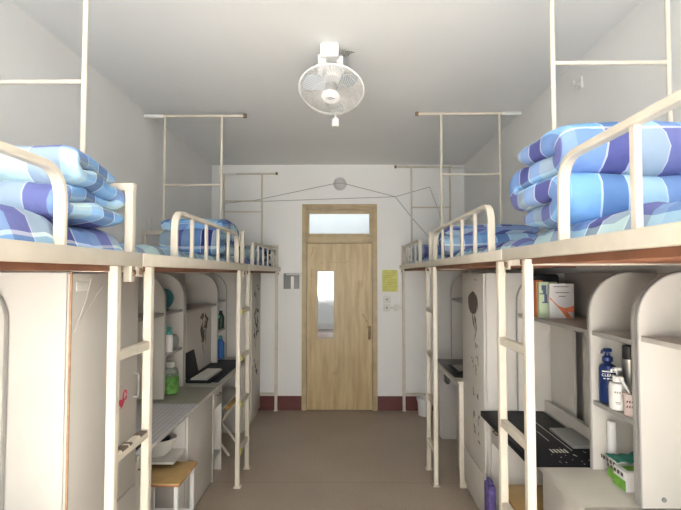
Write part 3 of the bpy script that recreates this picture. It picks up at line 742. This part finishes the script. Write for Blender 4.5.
# cloth on the left desk
bm = bmesh.new(); nx, ny = 20, 40; g = []
for i in range(nx + 1):
    row = []
    for j in range(ny + 1):
        y = 2.41 + (3.34 - 2.41) * j / ny; u = i / nx
        wd = .40
        x = DL - .006 + .001 - u * wd * 0.98; z = .7535 + .0022 + .0012 * noise.noise(Vector((x * 14, y * 14, 0)))
        if i == 0: x = DL + .007; z = .742 + .006 * math.sin(y * 60)
        if i == 1: x = DL + .005; z = .755
        row.append(bm.verts.new((x, y, z)))
    g.append(row)
for i in range(nx):
    for j in range(ny): bm.faces.new((g[i][j], g[i + 1][j], g[i + 1][j + 1], g[i][j + 1]))
mb = MB(); mb.bm.free(); mb.bm = bm
o = part('desk_cloth', mb, 'lace', origin=(DL, 2.9, .7522)); md = o.modifiers.new('s', 'SOLIDIFY'); md.thickness = .0015; md.offset = 1
tag(o, 'grey checked cloth on the near left desk', 'cloth')

# stools
def stool(x0, x1, y0, y1, h, label):
    t = thing('stool', label, 'stool', ((x0 + x1) / 2, (y0 + y1) / 2, 0), 'plywood topped stools')
    st = part('seat', MB().box(x0, x1, y0, y1, h - .022, h, .006), 'stoolw', t)
    part('edge_band', MB().box(x0 - .001, x1 + .001, y0 - .001, y1 + .001, h - .020, h - .006, .003), 'stoole', st)
    for x in (x0 + .025, x1 - .025):
        for y in (y0 + .025, y1 - .025):
            part('leg', MB().bar([(x, y, 0), (x, y, h - .022)], .024, .024, up=Vector((0, 1, 0))), 'white', t)
    for y in (y0 + .025, y1 - .025): part('stretcher', MB().bar([(x0 + .037, y, .15), (x1 - .037, y, .15)], .018, .018), 'white', t)
    for x in (x0 + .025, x1 - .025): part('stretcher', MB().bar([(x, y0 + .037, .12), (x, y1 - .037, .12)], .018, .018), 'white', t)
    return t
stool(-1.25, -.95, 2.79, 3.13, .45, 'wooden topped stool with white legs below the cloth covered desk')
stool(.875, 1.13, 2.42, 2.80, .45, 'wooden topped stool under the right desk, behind the ladder')
o = part('storage_bag', MB().box(.872, .915, 2.97, 3.08, 0, .36, .010).box(.880, .905, 2.99, 3.06, .355, .385, .006), 'purple')
tag(o, 'purple patterned bag standing on the floor by the right desk front', 'bag')

# things under the left desks
b = MB(); b.lathe([(.08, .0), (.11, .03), (.13, .08), (.145, .11), (.138, .112), (.122, .08), (.10, .02)], (-1.23, 3.12, .4905), 28, Matrix.Scale(.78, 4, (0, 1, 0)))
o = part('wash_basin', b, 'soap'); tag(o, 'shallow white basin on the shelf under the cloth covered desk', 'basin')
b = MB(); b.lathe([(.03, 0), (.07, .03), (.08, .09), (.05, .115)], (-1.20, 3.11, .5155), 18, Matrix.Scale(.8, 4, (0, 1, 0)))
o = part('black_pouch', b, 'blackp'); tag(o, 'black pouch lying in the white basin', 'pouch')
m4 = Matrix.Rotation(PI / 2, 4, 'Y')
b = MB(); b.lathe([(.10, -.03), (.17, .0), (.19, .05), (.185, .05), (.165, .004), (.09, -.024)], (-1.24, 4.0, .356), 28, Matrix.Scale(.56, 4, (0, 1, 0)) @ m4)
o = part('wash_basin', b, 'dteal'); tag(o, 'dark teal basin on edge below the farther left drawer', 'basin')
t = thing('folding_stool', 'thin legged folding stool under the farther left desk', 'stool', (-1.2, 4.5, 0))
for y in (4.40, 4.72):
    b = MB(); b.bar([(-1.05, y, .008), (-1.35, y, .42)], .02, .02, up=Vector((0, 1, 0))); b.bar([(-1.35, y + .025, .008), (-1.05, y + .025, .42)], .02, .02, up=Vector((0, 1, 0))); part('leg_pair', b, 'cream', t)
part('seat', MB().box(-1.37, -1.04, 4.38, 4.76, .425, .445, .006), 'stoolw', t)

# ------------------------------------------------------------------ bottles
def bottle(name, prof, m, x, y, z, label, cat='bottle', group=None, cap=None, capm='white', pump=None, band=None, sx=1.0, band2=None):
    t = thing(name, label, cat, (x, y, z), group)
    S4 = Matrix.Scale(sx, 4, (1, 0, 0))
    part('bottle_body', MB().lathe(prof, (x, y, z), 24, S4), m, t)
    if band: part('label_band', MB().lathe([(band[0], band[1]), (band[0], band[2])], (x, y, z), 24, S4), band[3], t)
    if cap:
        c_ = part('cap', MB().lathe(cap, (x, y, z), 18), capm, t)
        if pump:
            zt = z + pump[0]; dx, dy = pump[1], pump[2]
            part('pump_nozzle', MB().tube([(x, y, z + cap[-1][1]), (x, y, zt)], .004).box(x - .016, x + .016, y - .012, y + .012, zt - .006, zt + .01, .004).tube([(x, y, zt + .003), (x + dx, y + dy, zt + .001), (x + dx * 1.05, y + dy * 1.05, zt - .010)], .005), capm, c_)
    return t
gb = 'bottles in the right bookshelf'; sz = 1.0715
tN = bottle('shampoo_bottle', [(.030, 0), (.042, .006), (.043, .02), (.043, .155), (.038, .17), (.020, .178), (.016, .185)], 'navy', 1.195, 2.185, sz, 'dark navy pump bottle with white lettering on the shelf', group=gb,
            cap=[(.018, .185), (.022, .19), (.022, .205), (.010, .215), (.010, .225)], capm='navy', pump=(.235, -.035, -.02), sx=.8)
RX90 = Matrix.Rotation(PI / 2, 4, 'X')
def face(x, y, z, yaw=0): return Matrix.Translation((x, y, z)) @ Matrix.Rotation(yaw, 4, 'Z') @ RX90
YW = -.5
def turned(b, x, y): return b.xf(Matrix.Translation((x, y, 0)) @ Matrix.Rotation(YW, 4, 'Z') @ Matrix.Translation((-x, -y, 0)))
text('CLEAR', .017, face(1.195 - .0405 * .48, 2.185 - .0445 * .88, sz + .132, YW), 'white', tN, .001)
b = MB()
for i, (dx, l) in enumerate(((-.012, .02), (.012, .018))): b.box(1.195 + dx - l / 2, 1.205 + dx + l / 2, 2.1395, 2.142, sz + .146, sz + .151)
for i in range(3): b.box(1.178 + i * .014, 1.187 + i * .014, 2.1395, 2.142, sz + .115, sz + .119)
part('lettering', turned(b, 1.195, 2.185), 'white', tN, smooth=False)
tW = bottle('lotion_bottle', [(.030, 0), (.037, .004), (.038, .015), (.038, .10), (.034, .112), (.017, .118)], 'white', 1.184, 2.09, sz, 'white pump bottle in front of the navy bottle', group=gb,
            cap=[(.018, .118), (.019, .122), (.019, .140), (.008, .144)], pump=(.168, -.03, -.01), sx=.85)
b = MB()
for i in range(3): b.box(1.172 + i * .009, 1.177 + i * .009, 2.0505, 2.053, sz + .075, sz + .082)
b.box(1.175, 1.195, 2.0505, 2.053, sz + .036, sz + .038); b.box(1.177, 1.193, 2.0505, 2.053, sz + .03, sz + .032)
part('lettering', turned(b, 1.184, 2.09), 'inkg', tW, smooth=False)
bottle('spray_can', [(.026, 0), (.028, .003), (.028, .10), (.028, .205), (.022, .212)], 'steel', 1.285, 2.17, sz, 'tall silver spray can with black cap at the back of shelf', 'spray can', gb,
       cap=[(.0285, .20), (.0285, .255), (.024, .26)], capm='blackp', band=(.0285, .0, .095, 'paper'))
t = bottle('paper_cup', [(.024, 0), (.030, .085), (.031, .088), (.024, .088)], 'pink', 1.190, 2.005, sz, 'pale pink tub with dark lettering at the shelf front', 'cup', gb)
b = MB()
for r_, z_ in ((0, .055), (1, .035)):
    for i in range(4): b.prism([(a * .004 + 1.173 + i * .009, c * .004 + sz + z_) for a, c in ((0, 0), (.6, 1.8), (1.6, 2.0), (1.2, .2))], 'y', 1.9735, 1.978)
part('lettering', turned(b, 1.19, 2.005), 'ink', t, smooth=False)
t = thing('toothbrush', 'white brush standing in the pale pink tub', 'brush', (1.185, 2.005, sz + .0882)); part('handle', MB().tube([(1.185, 2.005, sz + .0885), (1.165, 2.006, sz + .125), (1.155, 2.007, sz + .142)], .005), 'white', t)
part('bristles', MB().box(1.149, 1.161, 2.000, 2.014, sz + .138, sz + .155, .002), 'paper', t)
bottle('tube_bottle', [(.016, 0), (.017, .075), (.012, .08)], 'tealp', 1.190, 1.950, sz, 'teal tube at the near end of the bottle shelf', 'tube', gb, cap=[(.013, .08), (.013, .092)], capm='white')

# tissue boxes on the desk
def tissue(x, y, z, w_, l_, h_, label, rz=0.0):
    t = thing('tissue_box', label, 'box', (x, y, z), 'green and white boxes on the right desk'); R4 = Matrix.Translation((x, y, z)) @ Matrix.Rotation(rz, 4, 'Z')
    part('carton', MB().box(-w_ / 2, w_ / 2, -l_ / 2, l_ / 2, 0, h_, .002).xf(R4), 'paper', t)
    e = .0008
    part('printed_panel', MB().box(-w_ / 2 - e, -w_ / 2 + .001, -l_ / 2 + .001, l_ / 2 - .001, .002, h_ * .55).xf(R4), 'greenl', t)
    part('printed_panel', MB().box(-w_ / 2 + .02, w_ / 2 - .02, -l_ / 2 + .02, l_ / 2 - .02, h_ - .001, h_ + e).xf(R4), 'greenl', t)
    b = MB()
    for i in range(5): b.box(-w_ / 2 - e * 1.2, -w_ / 2, -l_ * .30 + i * .026, -l_ * .30 + i * .026 + .017, h_ * .70, h_ * .88)
    for i in range(5): b.box(-.025 + i * .016, -.025 + i * .016 + .011, -l_ / 2 - e, -l_ / 2 + .001, h_ * .66, h_ * .84)
    b.box(-.045, .055, -l_ / 2 - e, -l_ / 2 + .001, h_ * .50, h_ * .53)
    part('lettering', b.xf(R4), 'ink', t, smooth=False); return t
dz = .7525
tissue(1.270, 2.065, dz, .20, .09, .080, 'larger green and white box at the shelf, nearest')
tissue(1.225, 2.150, dz, .075, .074, .088, 'smaller green and white box under the teal cloth')
bm = bmesh.new(); g = []
for i in range(13):
    row = []
    for j in range(11):
        x = 1.175 + .12 * i / 12; y = 2.085 + .10 * j / 10; q = Vector((x * 22, y * 22, 1))
        row.append(bm.verts.new((x + .004 * noise.noise(q * 1.3), y + .008 * math.sin(i), dz + .092 + abs(.030 * noise.noise(q)) + .002)))
    g.append(row)
for i in range(12):
    for j in range(10): bm.faces.new((g[i][j], g[i + 1][j], g[i + 1][j + 1], g[i][j + 1]))
mb = MB(); mb.bm.free(); mb.bm = bm
o = part('crumpled_cloth', mb, 'teal'); md = o.modifiers.new('s', 'SOLIDIFY'); md.thickness = .003
tag(o, 'crumpled teal cloth lying over the smaller green box', 'cloth')
o = part('plastic_bag', MB().lathe([(.03, 0), (.055, .012), (.05, .035), (.02, .05), (.008, .06)], (1.30, 2.055, dz + .081), 9, Matrix.Scale(1.2, 4, (1, 0, 0))), 'clear'); tag(o, 'clear plastic bag on the larger green box', 'bag')
o = part('paper_roll', MB().box(1.203, 1.232, 2.192, 2.218, dz, dz + .235, .004), 'white'); tag(o, 'slim white upright carton behind the teal cloth', 'carton')

# black mat and laptop on the right desk
t = thing('desk_mat', 'black desk mat with pale star specks on the right desk', 'mat', (1.1, 2.72, dz))
bm_ = MB(); bm_.box(DR - .030, 1.29, 2.275, 3.19, dz, dz + .003, .001); bm_.box(DR - .033, DR - .028, 2.30, 3.19, dz - .03, dz + .003, .001)
part('mat_sheet', bm_, 'screen', t)
b = MB()
for k in range(24):
    x = 1.0 + random.random() * .26; y = 2.29 + abs(random.gauss(0, .13)); r = random.uniform(.002, .006)
    b.lathe([(r, 0), (r * .8, .0004)], (x, min(y, 3.1), dz + .0032), 7)
for k in range(5): b.box(1.04 + k * .018, 1.05 + k * .018, 2.45, 2.50, dz + .003, dz + .0036)
b.box(1.148, 1.152, 2.48, 3.0, dz + .003, dz + .0036); b.box(1.09, 1.094, 2.62, 2.78, dz + .003, dz + .0036)
part('printed_specks', b, 'plate', t, smooth=False)
t = thing('laptop', 'closed grey laptop lying on the black mat', 'laptop', (1.19, 2.63, dz + .0045))
part('laptop_base', MB().box(1.165, 1.295, 2.50, 2.79, dz + .0045, dz + .014, .003), 'grey', t)
part('lid', MB().box(1.165, 1.295, 2.50, 2.79, dz + .0145, dz + .021, .003), 'grey', t)
# books on the right shelf
def standbook(x0, x1, y, th, z, h_, m, label, group='books on the right shelf'):
    t = thing('book', label, 'book', ((x0 + x1) / 2, y, z), group)
    part('cover', MB().box(x0, x1, y, y + th, z, z + h_, .0015), m, t)
    part('pages', MB().box(x0 + .002, x1 + .0006, y + .002, y + th - .002, z + .003, z + h_ - .003), 'paper', t)
    return t
bz = 1.3875
tb = standbook(1.21, 1.355, 2.86, .018, bz, .205, 'paper', 'white book with orange swoosh on its cover')
up_ = [(0, .62), (.15, .50), (.35, .37), (.6, .30), (.85, .33), (1, .38)]; lo_ = [(1, .17), (.85, .18), (.72, .20), (.84, .08), (.92, .01), (.72, .01), (.55, .14), (.35, .30), (.15, .47), (0, .56)]
sw = [(1.2115 + .142 * a, bz + .205 * c) for a, c in up_ + lo_]
part('printed_swoosh', MB().prism(sw, 'y', 2.859, 2.861), 'orange', tb, smooth=False)
b = MB()
for i, (a, z_, l) in enumerate(((1.235, .185, .09), (1.245, .150, .08), (1.265, .128, .04))): b.box(a, a + l, 2.8592, 2.861, bz + z_, bz + z_ + .005)
part('lettering', b, 'inkg', tb, smooth=False)
tb = standbook(1.165, 1.275, 2.90, .03, bz, .215, 'olive', 'pale green book with small microscope picture behind the white book')
b = MB()
for r_ in ((.072, .10, .165, .195), (.06, .10, .14, .147), (.08, .10, .147, .168), (.088, .105, .09, .14), (.075, .11, .088, .096)): b.box(1.108 + r_[0], 1.108 + r_[1], 2.8985, 2.901, bz + r_[2], bz + r_[3])
part('printed_picture', b, 'inkb', tb, smooth=False)
tb = standbook(1.16, 1.20, 2.931, .04, bz, .225, mat('orange_spine', (.55, .18, .05), .6), 'orange spined book at the left of the shelf')
o = part('storage_box', MB().box(1.17, 1.33, 2.985, 3.16, bz, bz + .262, .02), 'blackp'); tag(o, 'black case behind the books on the right shelf', 'case')

# far right desk clutter
o = part('desk_mat', MB().box(.95, 1.42, 4.20, 5.10, dz, dz + .004, .001), 'blackp'); tag(o, 'dark mat covering the farthest right desk', 'mat')
t = thing('laptop', 'black laptop lying on the farthest right desk', 'laptop', (1.15, 4.5, dz + .005))
part('laptop_base', MB().box(1.0, 1.3, 4.35, 4.7, dz + .005, dz + .022, .004), 'screen', t)
b = MB()
for i in range(6):
    for j in range(10): b.box(1.03 + i * .03, 1.052 + i * .03, 4.38 + j * .03, 4.402 + j * .03, dz + .022, dz + .0245)
part('keys', b, 'greyl', t)
o = part('drawer_pull_bag', MB().box(.955, 1.0, 4.60, 4.72, .60, .70, .02), 'dark'); 
o.name = 'hanging_pouch'; tag(o, 'dark pouch hanging under the edge of the farthest right desk', 'pouch')
b = MB(); b.lathe([(.075, 0), (.085, .15), (.10, .20), (.093, .20), (.08, .15), (.07, .008)], (.935, 5.70, 0), 20)
o = part('waste_bin', b, 'white'); tag(o, 'small white bin on the floor by the far right bed leg', 'bin')
# low cream box unit at the end of the far right desk
t = thing('low_cabinet', 'narrow cream edged cabinet end against the printed wardrobe', 'cabinet', (.93, 3.80, 0))
part('side_board', MB().box(.885, .94, 3.775, 3.80, 0, .80, .002).box(.875, .945, 3.77, 3.806, .80, .815, .002), 'cream', t)

# left shelf contents
bottle('lotion_bottle', [(.028, 0), (.03, .004), (.03, .12), (.022, .13)], 'paper', -1.318, 3.60, 1.0695, 'white bottle with teal cap on the left shelf', cap=[(.024, .115), (.024, .15), (.010, .165), (.008, .17)], capm='tealp', pump=(.175, .02, 0))
o = part('round_jar', MB().lathe([(.03, 0), (.055, .03), (.058, .07), (.04, .105), (.028, .11)], (-1.355, 3.755, 1.0695), 20), 'grey'); tag(o, 'round grey jar beside the teal capped bottle', 'jar')
t = bottle('drink_bottle', [(.052, 0), (.062, .01), (.062, .15), (.055, .18), (.035, .20), (.033, .21)], 'clear', -1.315, 3.63, dz, 'large green labelled bottle standing on the left desk', cap=[(.036, .20), (.036, .235), (.03, .24)], capm='greyl', band=(.063, .01, .135, 'green'))
o = part('round_mirror', MB().lathe([(.075, -.008), (.08, 0), (.075, .008)], (-1.40, 3.70, 1.46), 24, RX90).box(-1.44, -1.36, 3.68, 3.72, 1.3695, 1.384), 'dteal'); tag(o, 'round dark mirror on the upper left shelf', 'mirror')
o = part('file_folder', MB().box(-1.60, -1.37, 2.72, 2.80, 1.3695, 1.60, .004), 'dark'); tag(o, 'dark file folder on the upper left shelf, nearest part', 'folder')
o = part('storage_box', MB().box(-1.35, -1.05, 2.43, 2.56, .757, .80, .01), 'blackp'); tag(o, 'black flat case on the cloth behind the ladder post', 'case')
bottle('sauce_bottle', [(.032, 0), (.036, .004), (.036, .12), (.016, .17), (.014, .19)], 'dgreen', -1.33, 5.15, 1.0695, 'dark green bottle on the farther left shelf', cap=[(.016, .19), (.016, .215)], capm='plate')
bottle('spice_bottle', [(.028, 0), (.03, .004), (.03, .10), (.02, .12)], 'dgreen', -1.33, 5.03, 1.0695, 'short dark bottle in front of the dark green one', cap=[(.02, .12), (.02, .15)], capm='tealp')
bottle('blue_bottle', [(.040, 0), (.045, .004), (.045, .16), (.022, .20), (.018, .21)], 'blue', -1.33, 5.14, dz, 'blue bottle standing at the end of the farther left desk', cap=[(.02, .21), (.02, .24)], capm='tealp')

# dark mat, keyboard, laptop on the farther left desk
o = part('desk_mat', MB().box(-1.42, DL - .03, 4.00, 5.05, dz, dz + .003, .001), mat('navy_mat', (.016, .02, .035), .6)); tag(o, 'dark navy mat on the farther left desk', 'mat')
t = thing('keyboard', 'pale grey keyboard lying askew on the navy mat', 'keyboard', (-1.20, 4.25, dz + .0035))
R4 = Matrix.Translation((-1.20, 4.20, dz + .021)) @ Matrix.Rotation(math.radians(-2), 4, 'Z')
part('case', MB().box(-.07, .07, -.21, .21, 0, .014, .003).xf(R4), 'greyl', t)
b = MB()
for i in range(5):
    for j in range(15): b.box(-.06 + i * .025, -.04 + i * .025, -.20 + j * .027, -.178 + j * .027, .0145, .018)
part('keys', b.xf(R4), 'plate', t)
t = thing('laptop', 'open black laptop leaning back on the farther left desk', 'laptop', (-1.40, 4.15, dz + .0035))
part('laptop_base', MB().box(-1.30, -1.10, 3.95, 4.30, dz + .0035, dz + .020, .004), 'screen', t)
part('lid', MB().box(-.11, .11, -.16, .16, -.004, .004, .002).xf(Matrix.Translation((-1.322, 4.125, dz + .122)) @ Matrix.Rotation(math.radians(78), 4, 'Y')), 'screen', t)

# ------------------------------------------------------------------ end wall things
t = thing('wall_lamp', 'round white lamp on the wall above the door', 'lamp', (-.06, YF, 2.76))
part('lamp_shade', MB().lathe([(.078, 0), (.078, .02), (.06, .045), (.02, .058)], (-.062, YF - .001, 2.76), 28, RX90), 'edge2', t)
part('lamp_base', MB().lathe([(.084, 0), (.084, .012)], (-.062, YF - .0005, 2.76), 28, RX90), 'plate', t)
yw = YF - .012
o = part('string_cord', MB().tube([(-1.49, yw, 2.52), (-1.1, yw, 2.56), (-.14, yw - .03, 2.755), (-.062, yw - .055, 2.76), (.02, yw - .03, 2.75), (.62, yw, 2.60), (1.04, yw, 2.72)], .004, 6)
         .tube([(-1.02, yw, 2.545), (.62, yw, 2.60)], .004, 6).tube([(.62, yw, 2.60), (.83, yw, 2.33), (1.03, yw, 2.10)], .004, 6).tube([(1.04, yw, 2.72), (1.16, yw, 2.40), (1.2, yw, 2.1)], .003, 6), 'cord')
tag(o, 'thin grey string stretched across the end wall above the door', 'string')
o = part('wall_notice', MB().box(.455, .645, YF - .004, YF - .0005, 1.435, 1.70), 'yellow', origin=(.55, YF, 1.435)); tag(o, 'yellow paper notice pasted right of the door', 'notice')
b = MB()
for i in range(7): b.box(.475, .625 - .02 * (i % 3), YF - .0048, YF - .0035, 1.66 - i * .028, 1.664 - i * .028)
part('writing', b, mat('faded_ink', (.45, .43, .14), .8), o, smooth=False)
t = thing('wall_switch', 'stacked white switch and socket plates below the yellow notice', 'switch', (.51, YF, 1.2))
for z_, nm in ((1.295, 'switch_plate'), (1.195, 'socket_plate')):
    p = part(nm, MB().box(.465, .555, YF - .012, YF - .0005, z_, z_ + .09, .004), 'plate', t)
    part('button', MB().box(.500, .520, YF - .015, YF - .011, z_ + .035, z_ + .055, .002), 'inkg', p)
part('cable_trunking', MB().box(.557, .72, YF - .014, YF - .0005, 1.225, 1.255, .002).box(.60, .66, YF - .02, YF - .0005, 1.20, 1.28, .004), 'plate', t)
t = thing('wall_holder', 'small metal holder box with white top left of the door', 'holder', (-.65, YF, 1.44))
part('holder_body', MB().box(-.745, -.56, YF - .07, YF - .0005, 1.47, 1.656, .003), 'grey', t)
part('holder_top', MB().box(-.715, -.545, YF - .10, YF - .0005, 1.637, 1.652, .002), 'white', t)
part('paper_insert', MB().box(-.655, -.62, YF - .075, YF - .0705, 1.45, 1.62), 'white', t)

def plateon(x, y, z, s, label):
    t = thing('wall_socket', label, 'socket', (x, y, z)); sx = -s
    part('face_plate', MB().box(min(x, x + sx * .01), max(x, x + sx * .01), y - .04, y + .04, z - .06, z + .06, .004), 'plate', t)
    part('button', MB().box(min(x + sx * .01, x + sx * .014), max(x + sx * .01, x + sx * .014), y - .015, y + .015, z - .02, z + .02, .003), 'white', t)
plateon(XL + .001, 4.02, 2.06, -1, 'white switch plate on the left wall above the middle bed')
o = part('wall_hook', MB().box(XR - .012, XR - .001, 2.93, 2.97, 2.80, 2.87, .003).tube(rings([(XR - .01, 2.95, 2.83), (XR - .05, 2.95, 2.81), (XR - .05, 2.95, 2.85)], .02), .005), 'plate'); tag(o, 'small pale hook on the right wall near ceiling', 'hook')

# ------------------------------------------------------------------ ceiling fan
FC = Vector((-.078, 2.72, 2.706))
ax = Vector((-.05, -.42, -.90)).normalized()      # the fan blows down and towards the window
t = thing('ceiling_fan', 'white caged orbit fan hanging tilted from the ceiling', 'fan', (-.09, 2.80, ZC))
Q = ax.to_track_quat('Z', 'Y').to_matrix().to_4x4(); T4 = Matrix.Translation(FC) @ Q      # local +z = blowing direction
R = .186
def circ(r, z, n=48): return [T4 @ Vector((r * math.cos(2 * PI * i / n), r * math.sin(2 * PI * i / n), z)) for i in range(n)]
part('guard_ring', MB().tube(circ(R, 0), .0055, 8, closed=True), 'white', t)
b = MB()
for r_, z_ in ((.17, .030), (.11, .046), (.055, .05)): b.tube(circ(r_, z_, 40), .0011, 5, closed=True)
n = 72
for i in range(n):
    pts = []
    for k in range(7):
        u = k / 6; r_ = .042 + (R - .042) * u; a = 2 * PI * i / n + .35 * u; z_ = .05 * math.sqrt(max(0, 1 - (u ** 3.2)))
        pts.append(T4 @ Vector((r_ * math.cos(a), r_ * math.sin(a), z_)))
    b.tube(pts, .0013, 4)
part('front_grille', b, 'fanwire', t)
b = MB(); n = 36
for r_, z_ in ((.15, -.062),): b.tube(circ(r_, z_, 40), .0011, 5, closed=True)
for i in range(n):
    pts = []
    for k in range(6):
        u = k / 5; r_ = .05 + (R - .05) * u; a = 2 * PI * i / n; z_ = -.07 * math.sqrt(max(0, 1 - (u ** 4)))
        pts.append(T4 @ Vector((r_ * math.cos(a), r_ * math.sin(a), z_)))
    b.tube(pts, .0013, 4)
part('rear_grille', b, 'fanwire', t)
hc = part('hub_cap', MB().lathe([(.050, .044), (.052, .052), (.046, .060), (.02, .064)], (0, 0, 0), 28).xf(T4), 'white', t)
b = MB(); b.tube([T4 @ Vector(p) for p in ((-.026, -.004, .0655), (-.014, .010, .0655), (-.006, -.006, .0655), (.004, .010, .0655), (.012, -.004, .0655), (.026, .002, .0655))], .0018, 6)
b.tube([T4 @ Vector((.012 * math.cos(a_ / 3), .012 * math.sin(a_ / 3) * .7, .0652)) for a_ in range(19)], .0014, 6)
part('logo', b, 'inkb', hc)
for k in range(3):
    a0 = 2 * PI * k / 3 + .35; bm = bmesh.new(); g = []
    for i in range(9):
        u = i / 8; r_ = .035 + .135 * u; wdt = .62 * math.sin(PI * (.18 + .66 * u)) 
        row = []
        for j in range(9):
            v = j / 8 - .5; a = a0 + v * wdt * 1.5 + .25 * u
            row.append(bm.verts.new(T4 @ Vector((r_ * math.cos(a), r_ * math.sin(a), .022 * v * 1.6 - .005))))
        g.append(row)
    for i in range(8):
        for j in range(8): bm.faces.new((g[i][j], g[i + 1][j], g[i + 1][j + 1], g[i][j + 1]))
    mb = MB(); mb.bm.free(); mb.bm = bm
    o = part('blade', mb, 'blade', t); md = o.modifiers.new('s', 'SOLIDIFY'); md.thickness = .002
part('blade_hub', MB().lathe([(.036, -.03), (.038, .02), (.03, .03)], (0, 0, 0), 20).xf(T4), 'greyl', t)
part('motor_housing', MB().lathe([(.052, -.15), (.060, -.14), (.060, -.08), (.05, -.068)], (0, 0, 0), 24).xf(T4), 'white', t)
# bracket between ceiling and motor
bk = T4 @ Vector((0, 0, -.11))
b = MB(); b.box(-.145, -.035, 2.74, 2.86, ZC - .085, ZC - .0005, .012); part('ceiling_mount', b, 'white', t)
b = MB(); b.bar([(-.135, 2.78, ZC - .06), (-.135, bk.y + .01, bk.z - .02)], .05, .02, up=Vector((0, 1, 0))); b.bar([(-.03, 2.80, ZC - .06), (-.03, bk.y + .02, bk.z)], .04, .018, up=Vector((0, 1, 0)))
part('swivel_arm', b, 'white', t)
b = MB()
for k in range(7):
    p0 = Vector((-.03 + .02 * random.random(), 2.82, ZC - .03)); pts = [p0 + Vector((.011 * i * (.6 + random.random()), .015 * math.sin(i * 1.7 + k), -.012 * math.sin(i * 1.1 + k))) for i in range(6)]
    b.tube([Vector((q.x, q.y, min(q.z, ZC - .006))) for q in pts], .0025, 5)
part('wiring', b, mat('grey_green_wiring', (.30, .31, .27), .7), t)
b = MB(); kb = T4 @ Vector((0, 0, 0)); lowp = max(circ(R, 0, 96), key=lambda p: -p.z)
b.tube([lowp, lowp + Vector((0, 0, -.03))], .006); b.lathe([(.006, -.028), (.020, -.034), (.022, -.045), (.022, -.078), (.016, -.082)], lowp, 16)
part('pull_knob', b, 'white', t)

# nudge the things of the narrow compartment to the front edge of their shelf and desk
for o in C.objects:
    if o.parent is None and o.get('category') and 1.9 < o.location.y < 2.25 and 1.15 < o.location.x < 1.32 and .74 < o.location.z < 1.4 and o['category'] not in ('bookshelf',):
        o.location.x -= .016
